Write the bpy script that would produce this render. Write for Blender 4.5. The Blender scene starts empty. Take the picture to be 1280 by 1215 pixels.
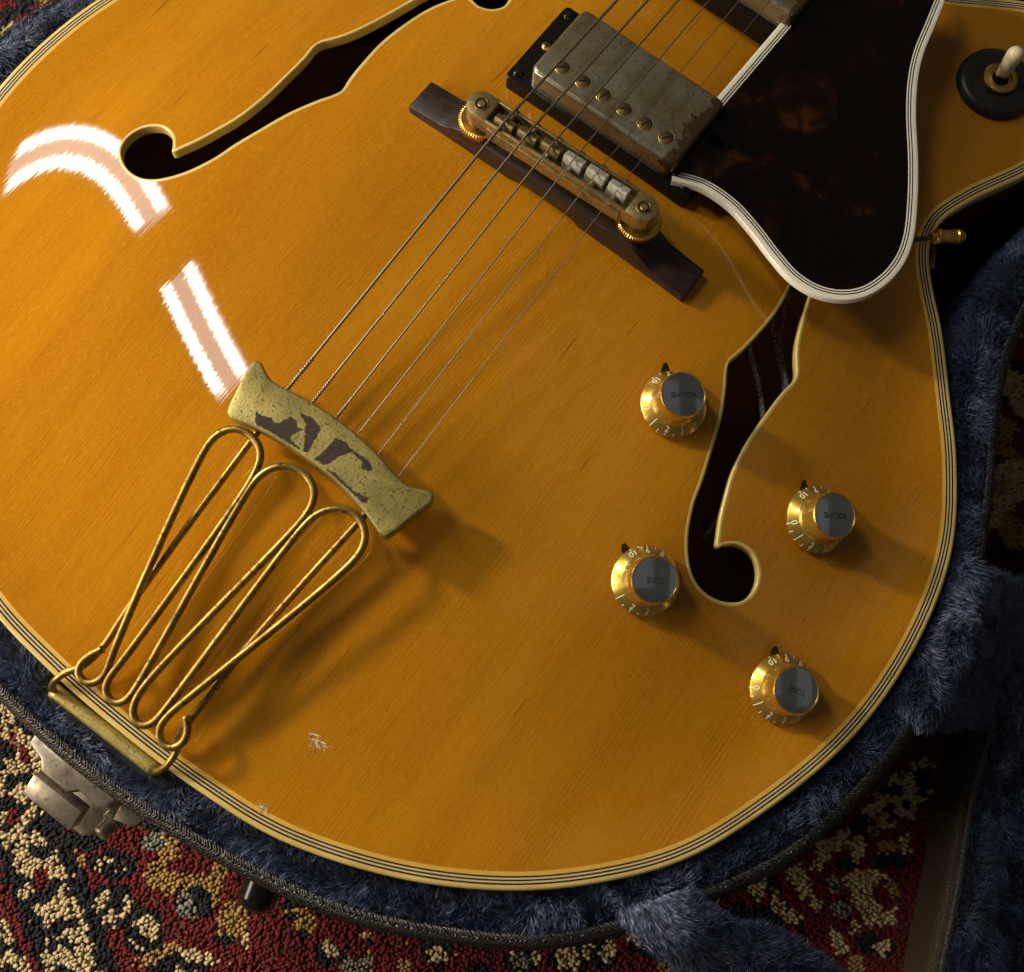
import bpy, bmesh, math, random
import numpy as np
from mathutils import Matrix, Vector, Euler
from mathutils.geometry import delaunay_2d_cdt, tessellate_polygon

# ------------------------------------------------------------------ camera, light, exposure
# All modelling is in millimetres: x to the treble side, y up the neck, z above the rim of the
# guitar's top (bridge at the origin). ZR lifts the rug surface to z = 0; S turns mm into metres.
S = 0.001
ZR = 120.0
scene = bpy.context.scene
C = scene.collection
rng = np.random.default_rng(7)
random.seed(7)

def W3(x, y, z):
    return Vector((x * S, y * S, (z + ZR) * S))

cam_d = bpy.data.cameras.new('camera')
cam = bpy.data.objects.new('camera', cam_d)
C.objects.link(cam)
cam.matrix_world = Matrix.Translation(W3(99.47, -198.99, 388.33)) @ (
    Matrix.Rotation(0.65603, 4, 'Z') @ Matrix.Rotation(0.25783, 4, 'X') @ Matrix.Rotation(-0.06134, 4, 'Y'))
cam_d.sensor_fit = 'HORIZONTAL'
cam_d.sensor_width = 36.0
cam_d.lens = 36.0 * 1304.1 / 1280.0
cam_d.clip_start = 0.01
cam_d.clip_end = 50.0
cam_d.dof.use_dof = True
cam_d.dof.focus_distance = 0.415
cam_d.dof.aperture_fstop = 11.0
scene.camera = cam

world = bpy.data.worlds.new('World')
scene.world = world
world.use_nodes = True
bg = world.node_tree.nodes['Background']
bg.inputs['Color'].default_value = (1.0, 0.90, 0.76, 1)
bg.inputs['Strength'].default_value = 0.05

def area_light(name, centre, target, sx, sy, power, color, along=None, shape='RECTANGLE'):
    d = bpy.data.lights.new(name, 'AREA')
    d.shape = shape
    d.size = sx
    if shape == 'RECTANGLE':
        d.size_y = sy
    d.energy = power
    d.color = color
    o = bpy.data.objects.new(name, d)
    C.objects.link(o)
    z = (Vector(centre) - Vector(target)).normalized()
    x = Vector(along) if along else Vector((0, 1, 0))
    x = (x - z * x.dot(z)).normalized()
    y = z.cross(x)
    m = Matrix((x, y, z)).transposed().to_4x4()
    m.translation = Vector(centre)
    o.matrix_world = m
    return o

WARM = (1.0, 0.86, 0.66)
# a shaded bulb low on the bass side: it throws the long shadows
area_light('table_lamp', (-0.86, -0.25, 0.625), (0.03, -0.1, 0.13), 0.10, 0.10, 6.2, WARM, shape='DISK')
# added wide soft fill low on the bass side, no such source known
area_light('soft_fill', (-0.58, -0.60, 0.36), (0.03, -0.1, 0.13), 0.7, 0.16, 6.0, WARM, along=(0.57, -0.77, 0))
# a row of two twin-tube ceiling fittings, the one that mirrors in the lacquer
tube_dir = Vector((-1.6, 0.60, 0)).normalized()
tube_side = Vector((-tube_dir.y, tube_dir.x, 0))
def fitting(p0, p1):
    a, b = Vector(p0), Vector(p1)
    mid, ln = (a + b) / 2, (b - a).length
    for s in (-1, 1):
        c = mid + tube_side * 0.085 * s
        area_light('ceiling_tube', c, c - Vector((0, 0, 1)), ln, 0.07, 3.8 * ln / 0.63, (1.0, 0.92, 0.80), along=tube_dir)
    c = mid + Vector((0, 0, 0.03))
    area_light('ceiling_diffuser', c, c - Vector((0, 0, 1)), ln * 1.04, 0.27, 3.0 * ln / 0.63, (0.78, 0.93, 1.0), along=tube_dir)
fitting((-1.10, -0.26, 2.13), (-1.80, 0.02, 2.13))
fitting((-2.36, 0.23, 2.13), (-3.32, 0.58, 2.13))

# two dim cool panels, added overhead to give the knob caps something to mirror
img_x = Vector((0.79, 0.61, 0))
for c, sx, sy, pw in (((0.297, 0.318, 2.13), 0.66, 1.35, 0.13), ((1.295, 0.66, 2.13), 0.46, 1.25, 0.09)):
    area_light('added_cap_panel', c, (c[0], c[1], 0), sx, sy, pw, (0.80, 0.92, 1.0), along=img_x)

scene.view_settings.view_transform = 'Standard'
scene.view_settings.look = 'None'
scene.view_settings.exposure = 0.12
scene.view_settings.gamma = 1.0
scene.render.film_transparent = False
scene.cycles.max_bounces = 8
scene.cycles.glossy_bounces = 4

# ------------------------------------------------------------------ helpers
WM = {}
def link(o, parent=None, world_m=None):
    C.objects.link(o)
    world_m = world_m or Matrix.Identity(4)
    if parent is not None:
        o.parent = parent
        o.matrix_parent_inverse = WM[parent.name].inverted()
    o.matrix_basis = world_m
    WM[o.name] = world_m
    return o

def mesh(name, v, f, smooth=True, vn=None):
    """v in mm relative to the object's origin (z already relative)"""
    me = bpy.data.meshes.new(name)
    me.from_pydata((np.asarray(v, float) * S).tolist(), [], [tuple(int(i) for i in q) for q in f])
    if smooth:
        me.polygons.foreach_set('use_smooth', [True] * len(me.polygons))
    if vn is not None:
        me.normals_split_custom_set_from_vertices([tuple(n) for n in vn])
    me.update()
    return me

def big_mesh(name, v, tris):
    me = bpy.data.meshes.new(name)
    v = np.asarray(v, np.float32) * S
    t = np.asarray(tris, np.int32)
    me.vertices.add(len(v)); me.vertices.foreach_set('co', v.ravel())
    me.loops.add(t.size); me.loops.foreach_set('vertex_index', t.ravel())
    me.polygons.add(len(t)); me.polygons.foreach_set('loop_start', np.arange(0, t.size, 3, dtype=np.int32))
    me.polygons.foreach_set('use_smooth', np.ones(len(t), bool))
    me.update(calc_edges=True)
    return me

BASE = Matrix.Translation((0, 0, ZR * S))
def put(name, me, mat, parent=None, m=None):
    """link a mesh; m = 4x4 in mm-frame (translation in mm), None = mesh already in the guitar frame"""
    if mat is not None and not me.materials:
        me.materials.append(mat)
    o = bpy.data.objects.new(name, me)
    if m is None:
        w = BASE.copy()
    else:
        w = m.copy(); w.translation = w.translation * S
        w = BASE @ w
    return link(o, parent, w)

def thing(name, label, cat, loc):
    o = bpy.data.objects.new(name, None)
    o.empty_display_size = 0.02
    link(o, None, Matrix.Translation(W3(*loc)))
    o['label'] = label; o['category'] = cat
    return o

def group_empty(name, parent, loc):
    o = bpy.data.objects.new(name, None)
    o.empty_display_size = 0.01
    return link(o, parent, Matrix.Translation(W3(*loc)))

def frame(origin, zdir=(0, 0, 1), xdir=(1, 0, 0)):
    z = Vector(zdir).normalized(); x = Vector(xdir)
    x = (x - z * x.dot(z)).normalized(); y = z.cross(x)
    m = Matrix((x, y, z)).transposed().to_4x4()
    m.translation = Vector(origin)
    return m

def from_bm(name, bm, smooth=False, angle=None):
    me = bpy.data.meshes.new(name)
    bm.normal_update()
    for f in bm.faces: f.smooth = smooth or angle is not None
    if angle is not None:
        for e in bm.edges:
            if len(e.link_faces) == 2 and e.calc_face_angle(0) > math.radians(angle): e.smooth = False
    bmesh.ops.scale(bm, vec=(S, S, S), verts=bm.verts)
    bm.to_mesh(me); bm.free()
    return me

def box_bm(x0, x1, y0, y1, z0, z1, bev=0.0, seg=2, bm=None):
    own = bm is None
    if own: bm = bmesh.new()
    r = bmesh.ops.create_cube(bm, size=1.0)
    for v in r['verts']:
        v.co = Vector((x0 if v.co.x < 0 else x1, y0 if v.co.y < 0 else y1, z0 if v.co.z < 0 else z1))
    if bev > 0:
        es = list({e for v in r['verts'] for e in v.link_edges})
        bmesh.ops.bevel(bm, geom=es, offset=bev, segments=seg, affect='EDGES', profile=0.5)
    return bm

def prism_bm(poly, z0, z1, bev=0.0, seg=2, only_top=False):
    bm = bmesh.new()
    vs = [bm.verts.new((p[0], p[1], z0)) for p in poly]
    f = bm.faces.new(vs)
    if f.normal.z > 0 or sum((poly[i][0] - poly[i-1][0]) * (poly[i][1] + poly[i-1][1]) for i in range(len(poly))) < 0:
        pass
    r = bmesh.ops.extrude_face_region(bm, geom=[f])
    top = [v for v in r['geom'] if isinstance(v, bmesh.types.BMVert)]
    for v in top: v.co.z = z1
    bmesh.ops.recalc_face_normals(bm, faces=bm.faces)
    if bev > 0:
        tops = set(top)
        es = [e for e in bm.edges if (e.verts[0] in tops and e.verts[1] in tops)]
        bmesh.ops.bevel(bm, geom=es, offset=bev, segments=seg, affect='EDGES', profile=0.5)
    return bm

def lathe(prof, n=48, a0=0.0):
    v = []; f = []
    m = len(prof)
    for i in range(n):
        a = a0 + 2 * math.pi * i / n
        for r, z in prof: v.append((r * math.cos(a), r * math.sin(a), z))
    for i in range(n):
        j = (i + 1) % n
        for k in range(m - 1):
            f.append((i * m + k, j * m + k, j * m + k + 1, i * m + k + 1))
    return v, f

def lathe_mesh(name, prof, n=48, angle=35, ripple=None):
    v, f = lathe(prof, n)
    bm = bmesh.new()
    vs = [bm.verts.new(p) for p in v]
    for q in f:
        try: bm.faces.new([vs[i] for i in q])
        except ValueError: pass
    bmesh.ops.remove_doubles(bm, verts=bm.verts, dist=1e-4)
    if ripple:
        for vert in bm.verts:
            r = math.hypot(vert.co.x, vert.co.y)
            if ripple[0] <= r:
                a = math.atan2(vert.co.y, vert.co.x) + 0.001
                k = 1 + ripple[1] * (1 if math.sin(a * ripple[2]) > 0 else -1) / r
                vert.co.x *= k; vert.co.y *= k
    bmesh.ops.recalc_face_normals(bm, faces=bm.faces)
    return from_bm(name, bm, angle=angle)

def catmull(pts, n, closed=False):
    p = np.array(pts, float); N = len(p); out = []
    for i in range(N if closed else N - 1):
        g = (lambda k: p[k % N]) if closed else (lambda k: p[min(max(k, 0), N - 1)])
        a, b, c, d = g(i - 1), g(i), g(i + 1), g(i + 2)
        t1 = max(np.linalg.norm(b - a), 1e-6) ** .5
        t2 = t1 + max(np.linalg.norm(c - b), 1e-6) ** .5
        t3 = t2 + max(np.linalg.norm(d - c), 1e-6) ** .5
        t = np.linspace(t1, t2, 24, endpoint=False)[:, None]
        A1 = (t1 - t) / t1 * a + t / t1 * b
        A2 = (t2 - t) / (t2 - t1) * b + (t - t1) / (t2 - t1) * c
        A3 = (t3 - t) / (t3 - t2) * c + (t - t2) / (t3 - t2) * d
        B1 = (t2 - t) / t2 * A1 + t / t2 * A2
        B2 = (t3 - t) / (t3 - t1) * A2 + (t - t1) / (t3 - t1) * A3
        out.append((t2 - t) / (t2 - t1) * B1 + (t - t1) / (t2 - t1) * B2)
    q = np.concatenate(out)
    q = np.r_[q, q[:1]] if closed else np.r_[q, p[-1:]]
    s = np.r_[0, np.cumsum(np.linalg.norm(np.diff(q, axis=0), axis=1))]
    u = np.linspace(0, s[-1], n, endpoint=not closed)
    return np.stack([np.interp(u, s, q[:, k]) for k in range(q.shape[1])], 1)

def tube(pts, r, seg=8, closed=False, rfun=None, cap=True):
    p = np.asarray(pts, float); n = len(p)
    t = np.gradient(p, axis=0); t /= np.linalg.norm(t, axis=1)[:, None]
    up = np.array([0, 0, 1.0])
    s = np.cross(t, up); l = np.linalg.norm(s, axis=1)
    s[l < 1e-3] = (1, 0, 0); s /= np.linalg.norm(s, axis=1)[:, None]
    b = np.cross(s, t)
    v = []; f = []
    for k in range(seg):
        a = 2 * math.pi * k / seg
        rr = r if rfun is None else np.array([rfun(i, a) for i in range(n)])[:, None]
        v.append(p + (s * math.cos(a) + b * math.sin(a)) * rr)
    v = np.stack(v, 1).reshape(-1, 3)
    for i in range(n - 1):
        for k in range(seg):
            k2 = (k + 1) % seg
            f.append((i * seg + k, i * seg + k2, (i + 1) * seg + k2, (i + 1) * seg + k))
    if cap:
        f.append(tuple(range(seg - 1, -1, -1))); f.append(tuple((n - 1) * seg + k for k in range(seg)))
    return v, f

def offset_curve(P, d, closed=True):
    """move a curve by d to its left"""
    if closed: t = np.roll(P, -1, 0) - np.roll(P, 1, 0)
    else: t = np.gradient(P, axis=0)
    t = t / np.linalg.norm(t, axis=1)[:, None]
    nrm = np.stack([-t[:, 1], t[:, 0]], 1)
    return P + nrm * (d if np.isscalar(d) else np.asarray(d)[:, None])

def inside(P, poly):
    P = np.asarray(P, float); x, y = P[..., 0], P[..., 1]
    c = np.zeros(x.shape, bool)
    for i in range(len(poly)):
        x0, y0 = poly[i]; x1, y1 = poly[i - 1]
        if y0 == y1: continue
        c ^= ((y0 > y) != (y1 > y)) & (x < (x1 - x0) * (y - y0) / (y1 - y0) + x0)
    return c

def dist_poly(P, line):
    d = np.full(len(P), 1e9)
    for i in range(len(line) - 1):
        a, b = np.array(line[i], float), np.array(line[i + 1], float); ab = b - a
        t = np.clip(((P - a) @ ab) / max(ab @ ab, 1e-9), 0, 1)
        d = np.minimum(d, np.linalg.norm(P - a - t[:, None] * ab, axis=1))
    return d

def vnoise(P, scale, seed=0):
    """smooth value noise on 2-D points"""
    q = np.asarray(P, float) / scale + seed * 17.3
    i = np.floor(q).astype(int); f = q - i; f = f * f * (3 - 2 * f)
    def h(a, b):
        n = (a * 374761393 + b * 668265263 + seed * 974711) & 0x7fffffff
        n = ((n ^ (n >> 13)) * 1274126177) & 0x7fffffff
        return ((n ^ (n >> 16)) & 0xffff) / 65535.0
    a, b = i[:, 0], i[:, 1]
    return (h(a, b) * (1 - f[:, 0]) + h(a + 1, b) * f[:, 0]) * (1 - f[:, 1]) + (h(a, b + 1) * (1 - f[:, 0]) + h(a + 1, b + 1) * f[:, 0]) * f[:, 1]

# ------------------------------------------------------------------ materials
def new_mat(name):
    m = bpy.data.materials.new(name); m.use_nodes = True
    nt = m.node_tree
    return m, nt, nt.nodes['Principled BSDF']
def node(nt, t, **kw):
    n = nt.nodes.new(t)
    for k, v in kw.items():
        if k.startswith('i_'):
            key = k[2:].replace('_', ' ')
            n.inputs[int(key) if key.isdigit() else key].default_value = v
        else: setattr(n, k, v)
    return n
def coords(nt, scale=(1, 1, 1), rot=(0, 0, 0)):
    tc = node(nt, 'ShaderNodeTexCoord'); mp = node(nt, 'ShaderNodeMapping')
    mp.inputs['Scale'].default_value = scale; mp.inputs['Rotation'].default_value = rot
    nt.links.new(tc.outputs['Object'], mp.inputs['Vector'])
    return mp.outputs['Vector']
def noise_tex(nt, vec, scale, detail=3.0, rough=0.55, dist=0.0):
    n = node(nt, 'ShaderNodeTexNoise'); n.inputs['Scale'].default_value = scale
    n.inputs['Detail'].default_value = detail; n.inputs['Roughness'].default_value = rough
    n.inputs['Distortion'].default_value = dist
    nt.links.new(vec, n.inputs['Vector']); return n.outputs['Fac']
def ramp(nt, fac, stops, interp='LINEAR'):
    r = node(nt, 'ShaderNodeValToRGB'); r.color_ramp.interpolation = interp
    el = r.color_ramp.elements
    while len(el) < len(stops): el.new(0.5)
    for e, (p, c) in zip(el, stops):
        e.position = p; e.color = (c, c, c, 1) if isinstance(c, (int, float)) else (*c, 1)
    nt.links.new(fac, r.inputs['Fac']); return r.outputs['Color']
def mix(nt, fac, a, b, mode='MIX'):
    n = node(nt, 'ShaderNodeMix', data_type='RGBA', blend_type=mode)
    for i, x in ((0, fac), (6, a), (7, b)):
        if isinstance(x, bpy.types.NodeSocket): nt.links.new(x, n.inputs[i])
        elif i == 0: n.inputs[0].default_value = x
        else: n.inputs[i].default_value = (*x, 1)
    return n.outputs[2]
def bump(nt, h, strength, dist):
    n = node(nt, 'ShaderNodeBump'); n.inputs['Strength'].default_value = strength
    n.inputs['Distance'].default_value = dist
    nt.links.new(h, n.inputs['Height']); return n.outputs['Normal']
def setp(p, **kw):
    names = dict(base='Base Color', rough='Roughness', metal='Metallic', coat='Coat Weight', coatr='Coat Roughness',
                 spec='Specular IOR Level', sheen='Sheen Weight', sss='Subsurface Weight', ior='IOR', trans='Transmission Weight')
    for k, v in kw.items():
        i = p.inputs[names[k]]
        i.default_value = (*v, 1) if isinstance(v, tuple) else v

def simple(name, c1, c2=None, scale=200, rough=0.4, metal=0.0, rvar=0.0, bmp=None, lo=0.35, hi=0.65, detail=4, **kw):
    m, nt, p = new_mat(name)
    setp(p, rough=rough, metal=metal, base=c1, **kw)
    vec = coords(nt)
    if c2 is not None:
        n = noise_tex(nt, vec, scale, detail)
        nt.links.new(ramp(nt, n, [(lo, c1), (hi, c2)]), p.inputs['Base Color'])
    if rvar:
        n2 = noise_tex(nt, vec, scale * 1.7, 3)
        nt.links.new(ramp(nt, n2, [(0.3, max(rough - rvar, 0.02)), (0.7, rough + rvar)]), p.inputs['Roughness'])
    if bmp:
        nt.links.new(bump(nt, noise_tex(nt, vec, bmp[0], 4), bmp[1], bmp[2]), p.inputs['Normal'])
    return m

def spruce():
    m, nt, p = new_mat('amber_lacquered_spruce')
    L = nt.links.new
    vec = coords(nt)
    # growth rings: fine lines running up the neck, about 1.3 mm apart
    warp = noise_tex(nt, coords(nt, (25, 3, 3)), 1.0, 2)
    sep = node(nt, 'ShaderNodeSeparateXYZ'); L(vec, sep.inputs[0])
    def math_(op, a, b=None, c=None):
        n = node(nt, 'ShaderNodeMath', operation=op)
        for i, x in enumerate((a, b, c)):
            if x is None: continue
            if isinstance(x, bpy.types.NodeSocket): L(x, n.inputs[i])
            else: n.inputs[i].default_value = x
        return n.outputs[0]
    xw = math_('MULTIPLY_ADD', warp, 0.010, sep.outputs['X'])
    comb = node(nt, 'ShaderNodeCombineXYZ'); L(xw, comb.inputs[0])
    rings = math_('SINE', math_('MULTIPLY', xw, 2 * math.pi / 0.00138))
    rings = math_('MULTIPLY_ADD', rings, 0.5, 0.5)
    ringamp = ramp(nt, noise_tex(nt, coords(nt, (60, 6, 6)), 1.0, 3), [(0.35, 0.15), (0.7, 1.0)])
    rings = math_('MULTIPLY', math_('POWER', rings, 2.2), ringamp)
    fibre = noise_tex(nt, coords(nt, (1500, 55, 55)), 1.0, 3, 0.65)
    fleck = noise_tex(nt, coords(nt, (1100, 480, 480)), 1.0, 2, 0.6)
    streak = noise_tex(nt, coords(nt, (75, 4, 4)), 1.0, 3, 0.5)
    cloud = noise_tex(nt, coords(nt, (14, 5, 5)), 1.0, 3, 0.5)
    base = ramp(nt, cloud, [(0.3, (0.44, 0.172, 0.0045)), (0.7, (0.56, 0.240, 0.008))])
    base = mix(nt, ramp(nt, streak, [(0.45, 0.0), (0.8, 0.38)]), base, (0.36, 0.125, 0.004))
    base = mix(nt, math_('MULTIPLY', rings, 0.42), base, (0.28, 0.085, 0.003))
    base = mix(nt, ramp(nt, fibre, [(0.45, 0.0), (0.8, 0.5)]), base, (0.30, 0.10, 0.003))
    base = mix(nt, ramp(nt, fleck, [(0.5, 0.0), (0.8, 0.35)]), base, (0.70, 0.34, 0.025))
    # a few short dark resin streaks
    res = noise_tex(nt, coords(nt, (620, 26, 26)), 1.0, 1, 0.4)
    base = mix(nt, ramp(nt, res, [(0.75, 0.0), (0.79, 0.5)]), base, (0.14, 0.04, 0.003))
    L(base, p.inputs['Base Color'])
    setp(p, rough=0.42, spec=0.0, coat=1.0, coatr=0.03)
    p.inputs['Coat IOR'].default_value = 1.5
    h = noise_tex(nt, coords(nt, (760, 34, 34)), 1.0, 1, 0.5)
    L(bump(nt, h, 1.0, 0.000012), p.inputs['Coat Normal'])
    L(bump(nt, fibre, 0.3, 0.00003), p.inputs['Normal'])
    return m

def side_wood():
    m, nt, p = new_mat('brown_maple_side')
    f = noise_tex(nt, coords(nt, (120, 120, 12)), 1.0, 4)
    nt.links.new(ramp(nt, f, [(0.3, (0.10, 0.03, 0.006)), (0.7, (0.20, 0.07, 0.012))]), p.inputs['Base Color'])
    setp(p, rough=0.35, coat=0.8, coatr=0.05)
    return m

def tortoise():
    m, nt, p = new_mat('tortoise_celluloid')
    v = coords(nt)
    a = noise_tex(nt, coords(nt, (1, 1, 1), (0, 0, .5)), 24, 3, 0.5, 2.2)
    b = noise_tex(nt, v, 75, 3, 0.6, 1.0)
    c = ramp(nt, a, [(0.44, (0.0025, 0.0012, 0.0008)), (0.585, (0.008, 0.0024, 0.0009)), (0.70, (0.050, 0.014, 0.003)), (0.78, (0.13, 0.042, 0.008))])
    c = mix(nt, ramp(nt, b, [(0.42, 0.8), (0.6, 0.0)]), c, (0.003, 0.0012, 0.0008))
    nt.links.new(c, p.inputs['Base Color'])
    setp(p, rough=0.10, spec=0.35)
    return m

def rosewood():
    m, nt, p = new_mat('dark_rosewood')
    f = noise_tex(nt, coords(nt, (60, 700, 700)), 1.0, 4, 0.6)
    nt.links.new(ramp(nt, f, [(0.3, (0.012, 0.007, 0.006)), (0.6, (0.035, 0.019, 0.014)), (0.8, (0.075, 0.045, 0.032))]), p.inputs['Base Color'])
    setp(p, rough=0.42, spec=0.4)
    nt.links.new(bump(nt, f, 0.5, 0.0001), p.inputs['Normal'])
    return m

def worn_metal(name, c_hi, c_mid, c_dark, scale=90, spots=900, spot_amt=0.5, rough=0.34, metal=0.9, pit=0.3):
    m, nt, p = new_mat(name)
    v = coords(nt)
    a = noise_tex(nt, v, scale, 5, 0.6)
    c = ramp(nt, a, [(0.32, c_dark), (0.5, c_mid), (0.68, c_hi)])
    s = noise_tex(nt, v, spots, 3, 0.6)
    c = mix(nt, ramp(nt, s, [(0.56, 0.0), (0.66, spot_amt)]), c, tuple(x * 0.22 for x in c_mid))
    nt.links.new(c, p.inputs['Base Color'])
    r = ramp(nt, a, [(0.3, min(rough + 0.22, 1)), (0.7, rough)])
    nt.links.new(r, p.inputs['Roughness'])
    setp(p, metal=metal)
    nt.links.new(bump(nt, s, pit, 0.0002), p.inputs['Normal'])
    return m

def vinyl(name, c, tick=2600, strength=1.0):
    m, nt, p = new_mat(name)
    v = coords(nt)
    vo = node(nt, 'ShaderNodeTexVoronoi'); vo.inputs['Scale'].default_value = tick
    nt.links.new(v, vo.inputs['Vector'])
    setp(p, base=c, rough=0.33, spec=0.55)
    nt.links.new(bump(nt, vo.outputs['Distance'], strength, 0.0006), p.inputs['Normal'])
    return m

def fur_mat(name, dark, light):
    m, nt, p = new_mat(name)
    v = coords(nt)
    a = noise_tex(nt, v, 320, 4, 0.7)
    b = noise_tex(nt, v, 40, 2, 0.5)
    c = ramp(nt, a, [(0.35, dark), (0.65, light)])
    c = mix(nt, ramp(nt, b, [(0.35, 0.45), (0.65, 0.0)]), c, dark)
    nt.links.new(c, p.inputs['Base Color'])
    setp(p, rough=0.42, spec=0.55)
    return m

def cap_mat():
    m, nt, p = new_mat('smudged_mirror_cap')
    v = coords(nt)
    a = noise_tex(nt, v, 60, 3, .5)
    nt.links.new(ramp(nt, a, [(.35, (.44, .47, .48)), (.65, (.66, .70, .72))]), p.inputs['Base Color'])
    nt.links.new(ramp(nt, noise_tex(nt, v, 500, 4, .7), [(.5, .06), (.75, .22)]), p.inputs['Roughness'])
    setp(p, metal=1.0)
    return m

MT = dict(
    spruce=spruce(), side=side_wood(), tort=tortoise(), rose=rosewood(),
    bind=simple('aged_cream_binding', (0.66, 0.47, 0.13), (0.76, 0.58, 0.20), 60, 0.3, coat=0.6, coatr=0.05),
    bind_in=simple('amber_tinted_binding', (0.70, 0.42, 0.07), (0.76, 0.48, 0.10), 60, 0.3, coat=0.8, coatr=0.04),
    bind_mid=simple('pale_binding_ply', (0.62, 0.47, 0.24), (0.70, 0.55, 0.30), 60, 0.3, coat=0.6, coatr=0.05),
    white=simple('ivory_plastic', (0.82, 0.78, 0.64), (0.88, 0.84, 0.70), 90, 0.28, coat=0.3),
    black=simple('black_plastic', (0.006, 0.005, 0.005), (0.009, 0.008, 0.007), 300, 0.2, spec=0.35),
    satin=simple('satin_black_plastic', (0.012, 0.011, 0.011), (0.022, 0.02, 0.018), 400, 0.42),
    gold=worn_metal('worn_gold_wire', (0.52, 0.35, 0.09), (0.38, 0.245, 0.06), (0.20, 0.125, 0.045), 90, 600, 0.9, 0.27),
    plate=worn_metal('aged_gold_plate', (0.56, 0.46, 0.16), (0.40, 0.325, 0.10), (0.26, 0.22, 0.09), 70, 1100, 0.85, 0.42, 0.75, 0.55),
    gold_bright=worn_metal('bright_gold', (0.95, 0.66, 0.20), (0.85, 0.55, 0.14), (0.55, 0.33, 0.08), 120, 900, 0.3, 0.2, 1.0, 0.1),
    brass=worn_metal('tarnished_brass', (0.55, 0.42, 0.17), (0.40, 0.30, 0.13), (0.20, 0.15, 0.08), 140, 900, 0.6, 0.35),
    nickel=worn_metal('tarnished_nickel', (0.30, 0.285, 0.235), (0.215, 0.195, 0.15), (0.15, 0.105, 0.06), 42, 650, 0.45, 0.36, 0.85, 0.3),
    chrome=worn_metal('dull_nickel_latch', (0.46, 0.41, 0.33), (0.34, 0.30, 0.24), (0.15, 0.12, 0.09), 110, 500, 0.65, 0.30, 0.85, 0.3),
    steel=simple('plain_steel_string', (0.36, 0.30, 0.21), None, rough=0.38, metal=0.95),
    tarn=simple('bare_brown_base_metal', (0.030, 0.017, 0.013), (0.060, 0.035, 0.026), 700, 0.55, 0.3, bmp=(1500, 0.4, 0.0002)),
    cap=cap_mat(),
    ink=simple('black_ink', (0.004, 0.004, 0.004), None, rough=0.5),
    mark=simple('pale_dial_marks', (0.95, 0.88, 0.62), None, rough=0.4),
    nylon=simple('white_saddle', (0.52, 0.50, 0.43), (0.34, 0.32, 0.26), 900, 0.5, bmp=(2500, 0.6, 0.0003)),
    vinyl=vinyl('black_pebbled_vinyl', (0.018, 0.016, 0.014), 1400, 0.8),
    lidvinyl=vinyl('brown_black_vinyl', (0.085, 0.060, 0.036), 1300, 0.8),
    pad=simple('navy_plush_backing', (0.004, 0.005, 0.010), (0.007, 0.009, 0.017), 300, 0.9),
    fur=fur_mat('navy_plush', (0.018, 0.024, 0.052), (0.20, 0.25, 0.44)),
    cloth=simple('braided_cable', (0.95, 0.90, 0.70), (0.16, 0.13, 0.08), 1400, 0.6, lo=0.45, hi=0.55),
    board=simple('ebony_board', (0.010, 0.008, 0.007), (0.02, 0.016, 0.013), 300, 0.35),
)
MT['wound'] = simple('wound_string', (0.36, 0.30, 0.21), None, rough=0.38, metal=0.95)
def weld_mat():
    """pebbled black edge piping with short bright ticks"""
    m, nt, p = new_mat('braided_edge_piping')
    vo = node(nt, 'ShaderNodeTexVoronoi'); vo.inputs['Scale'].default_value = 900; vo.feature = 'F1'
    nt.links.new(coords(nt, (1, 1, 1)), vo.inputs['Vector'])
    nt.links.new(ramp(nt, vo.outputs['Distance'], [(0.0, (0.05, 0.047, 0.04)), (0.5, (0.009, 0.008, 0.007))]), p.inputs['Base Color'])
    setp(p, rough=0.30, spec=0.8)
    nt.links.new(bump(nt, vo.outputs['Distance'], 1.0, 0.0012), p.inputs['Normal'])
    return m
MT['piping'] = weld_mat()
# ------------------------------------------------------------------ the guitar's outline and arch
RIGHT = [(0,-260.5),(36,-259.3),(69,-255),(110,-240.4),(144.2,-220.2),(169.8,-197.5),(188.5,-174.1),(203,-142.2),(213,-109),(216.5,-80),(214.6,-45),(207.3,-15.7),(191.8,13.4),(175,36.5),(157,60),(144.5,73.8),(137.8,82.5),(133.5,91),(132.2,102),(137.4,118.8),(150.2,144.9),(160,170),(165,195),(161,218),(147,232),(127,232.5),(106,223.6),(92.3,215.1),(75,204),(55,194),(30,188)]
LEFT = [(-30,275),(-70,272),(-118,260),(-152,237),(-167,205),(-163,175),(-150.2,144.9),(-138.5,119),(-133,100),(-138,82),(-157,58),(-175,36.5),(-191.8,13.4),(-207.3,-15.7),(-214.6,-45),(-216.5,-80),(-213,-109),(-203,-142.2),(-188.5,-174.1),(-169.8,-197.5),(-144.2,-220.2),(-110,-240.4),(-69,-255),(-36,-259.3)]
OUTL = catmull(RIGHT + LEFT, 900, True)          # counter-clockwise: left of travel is inside
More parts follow.
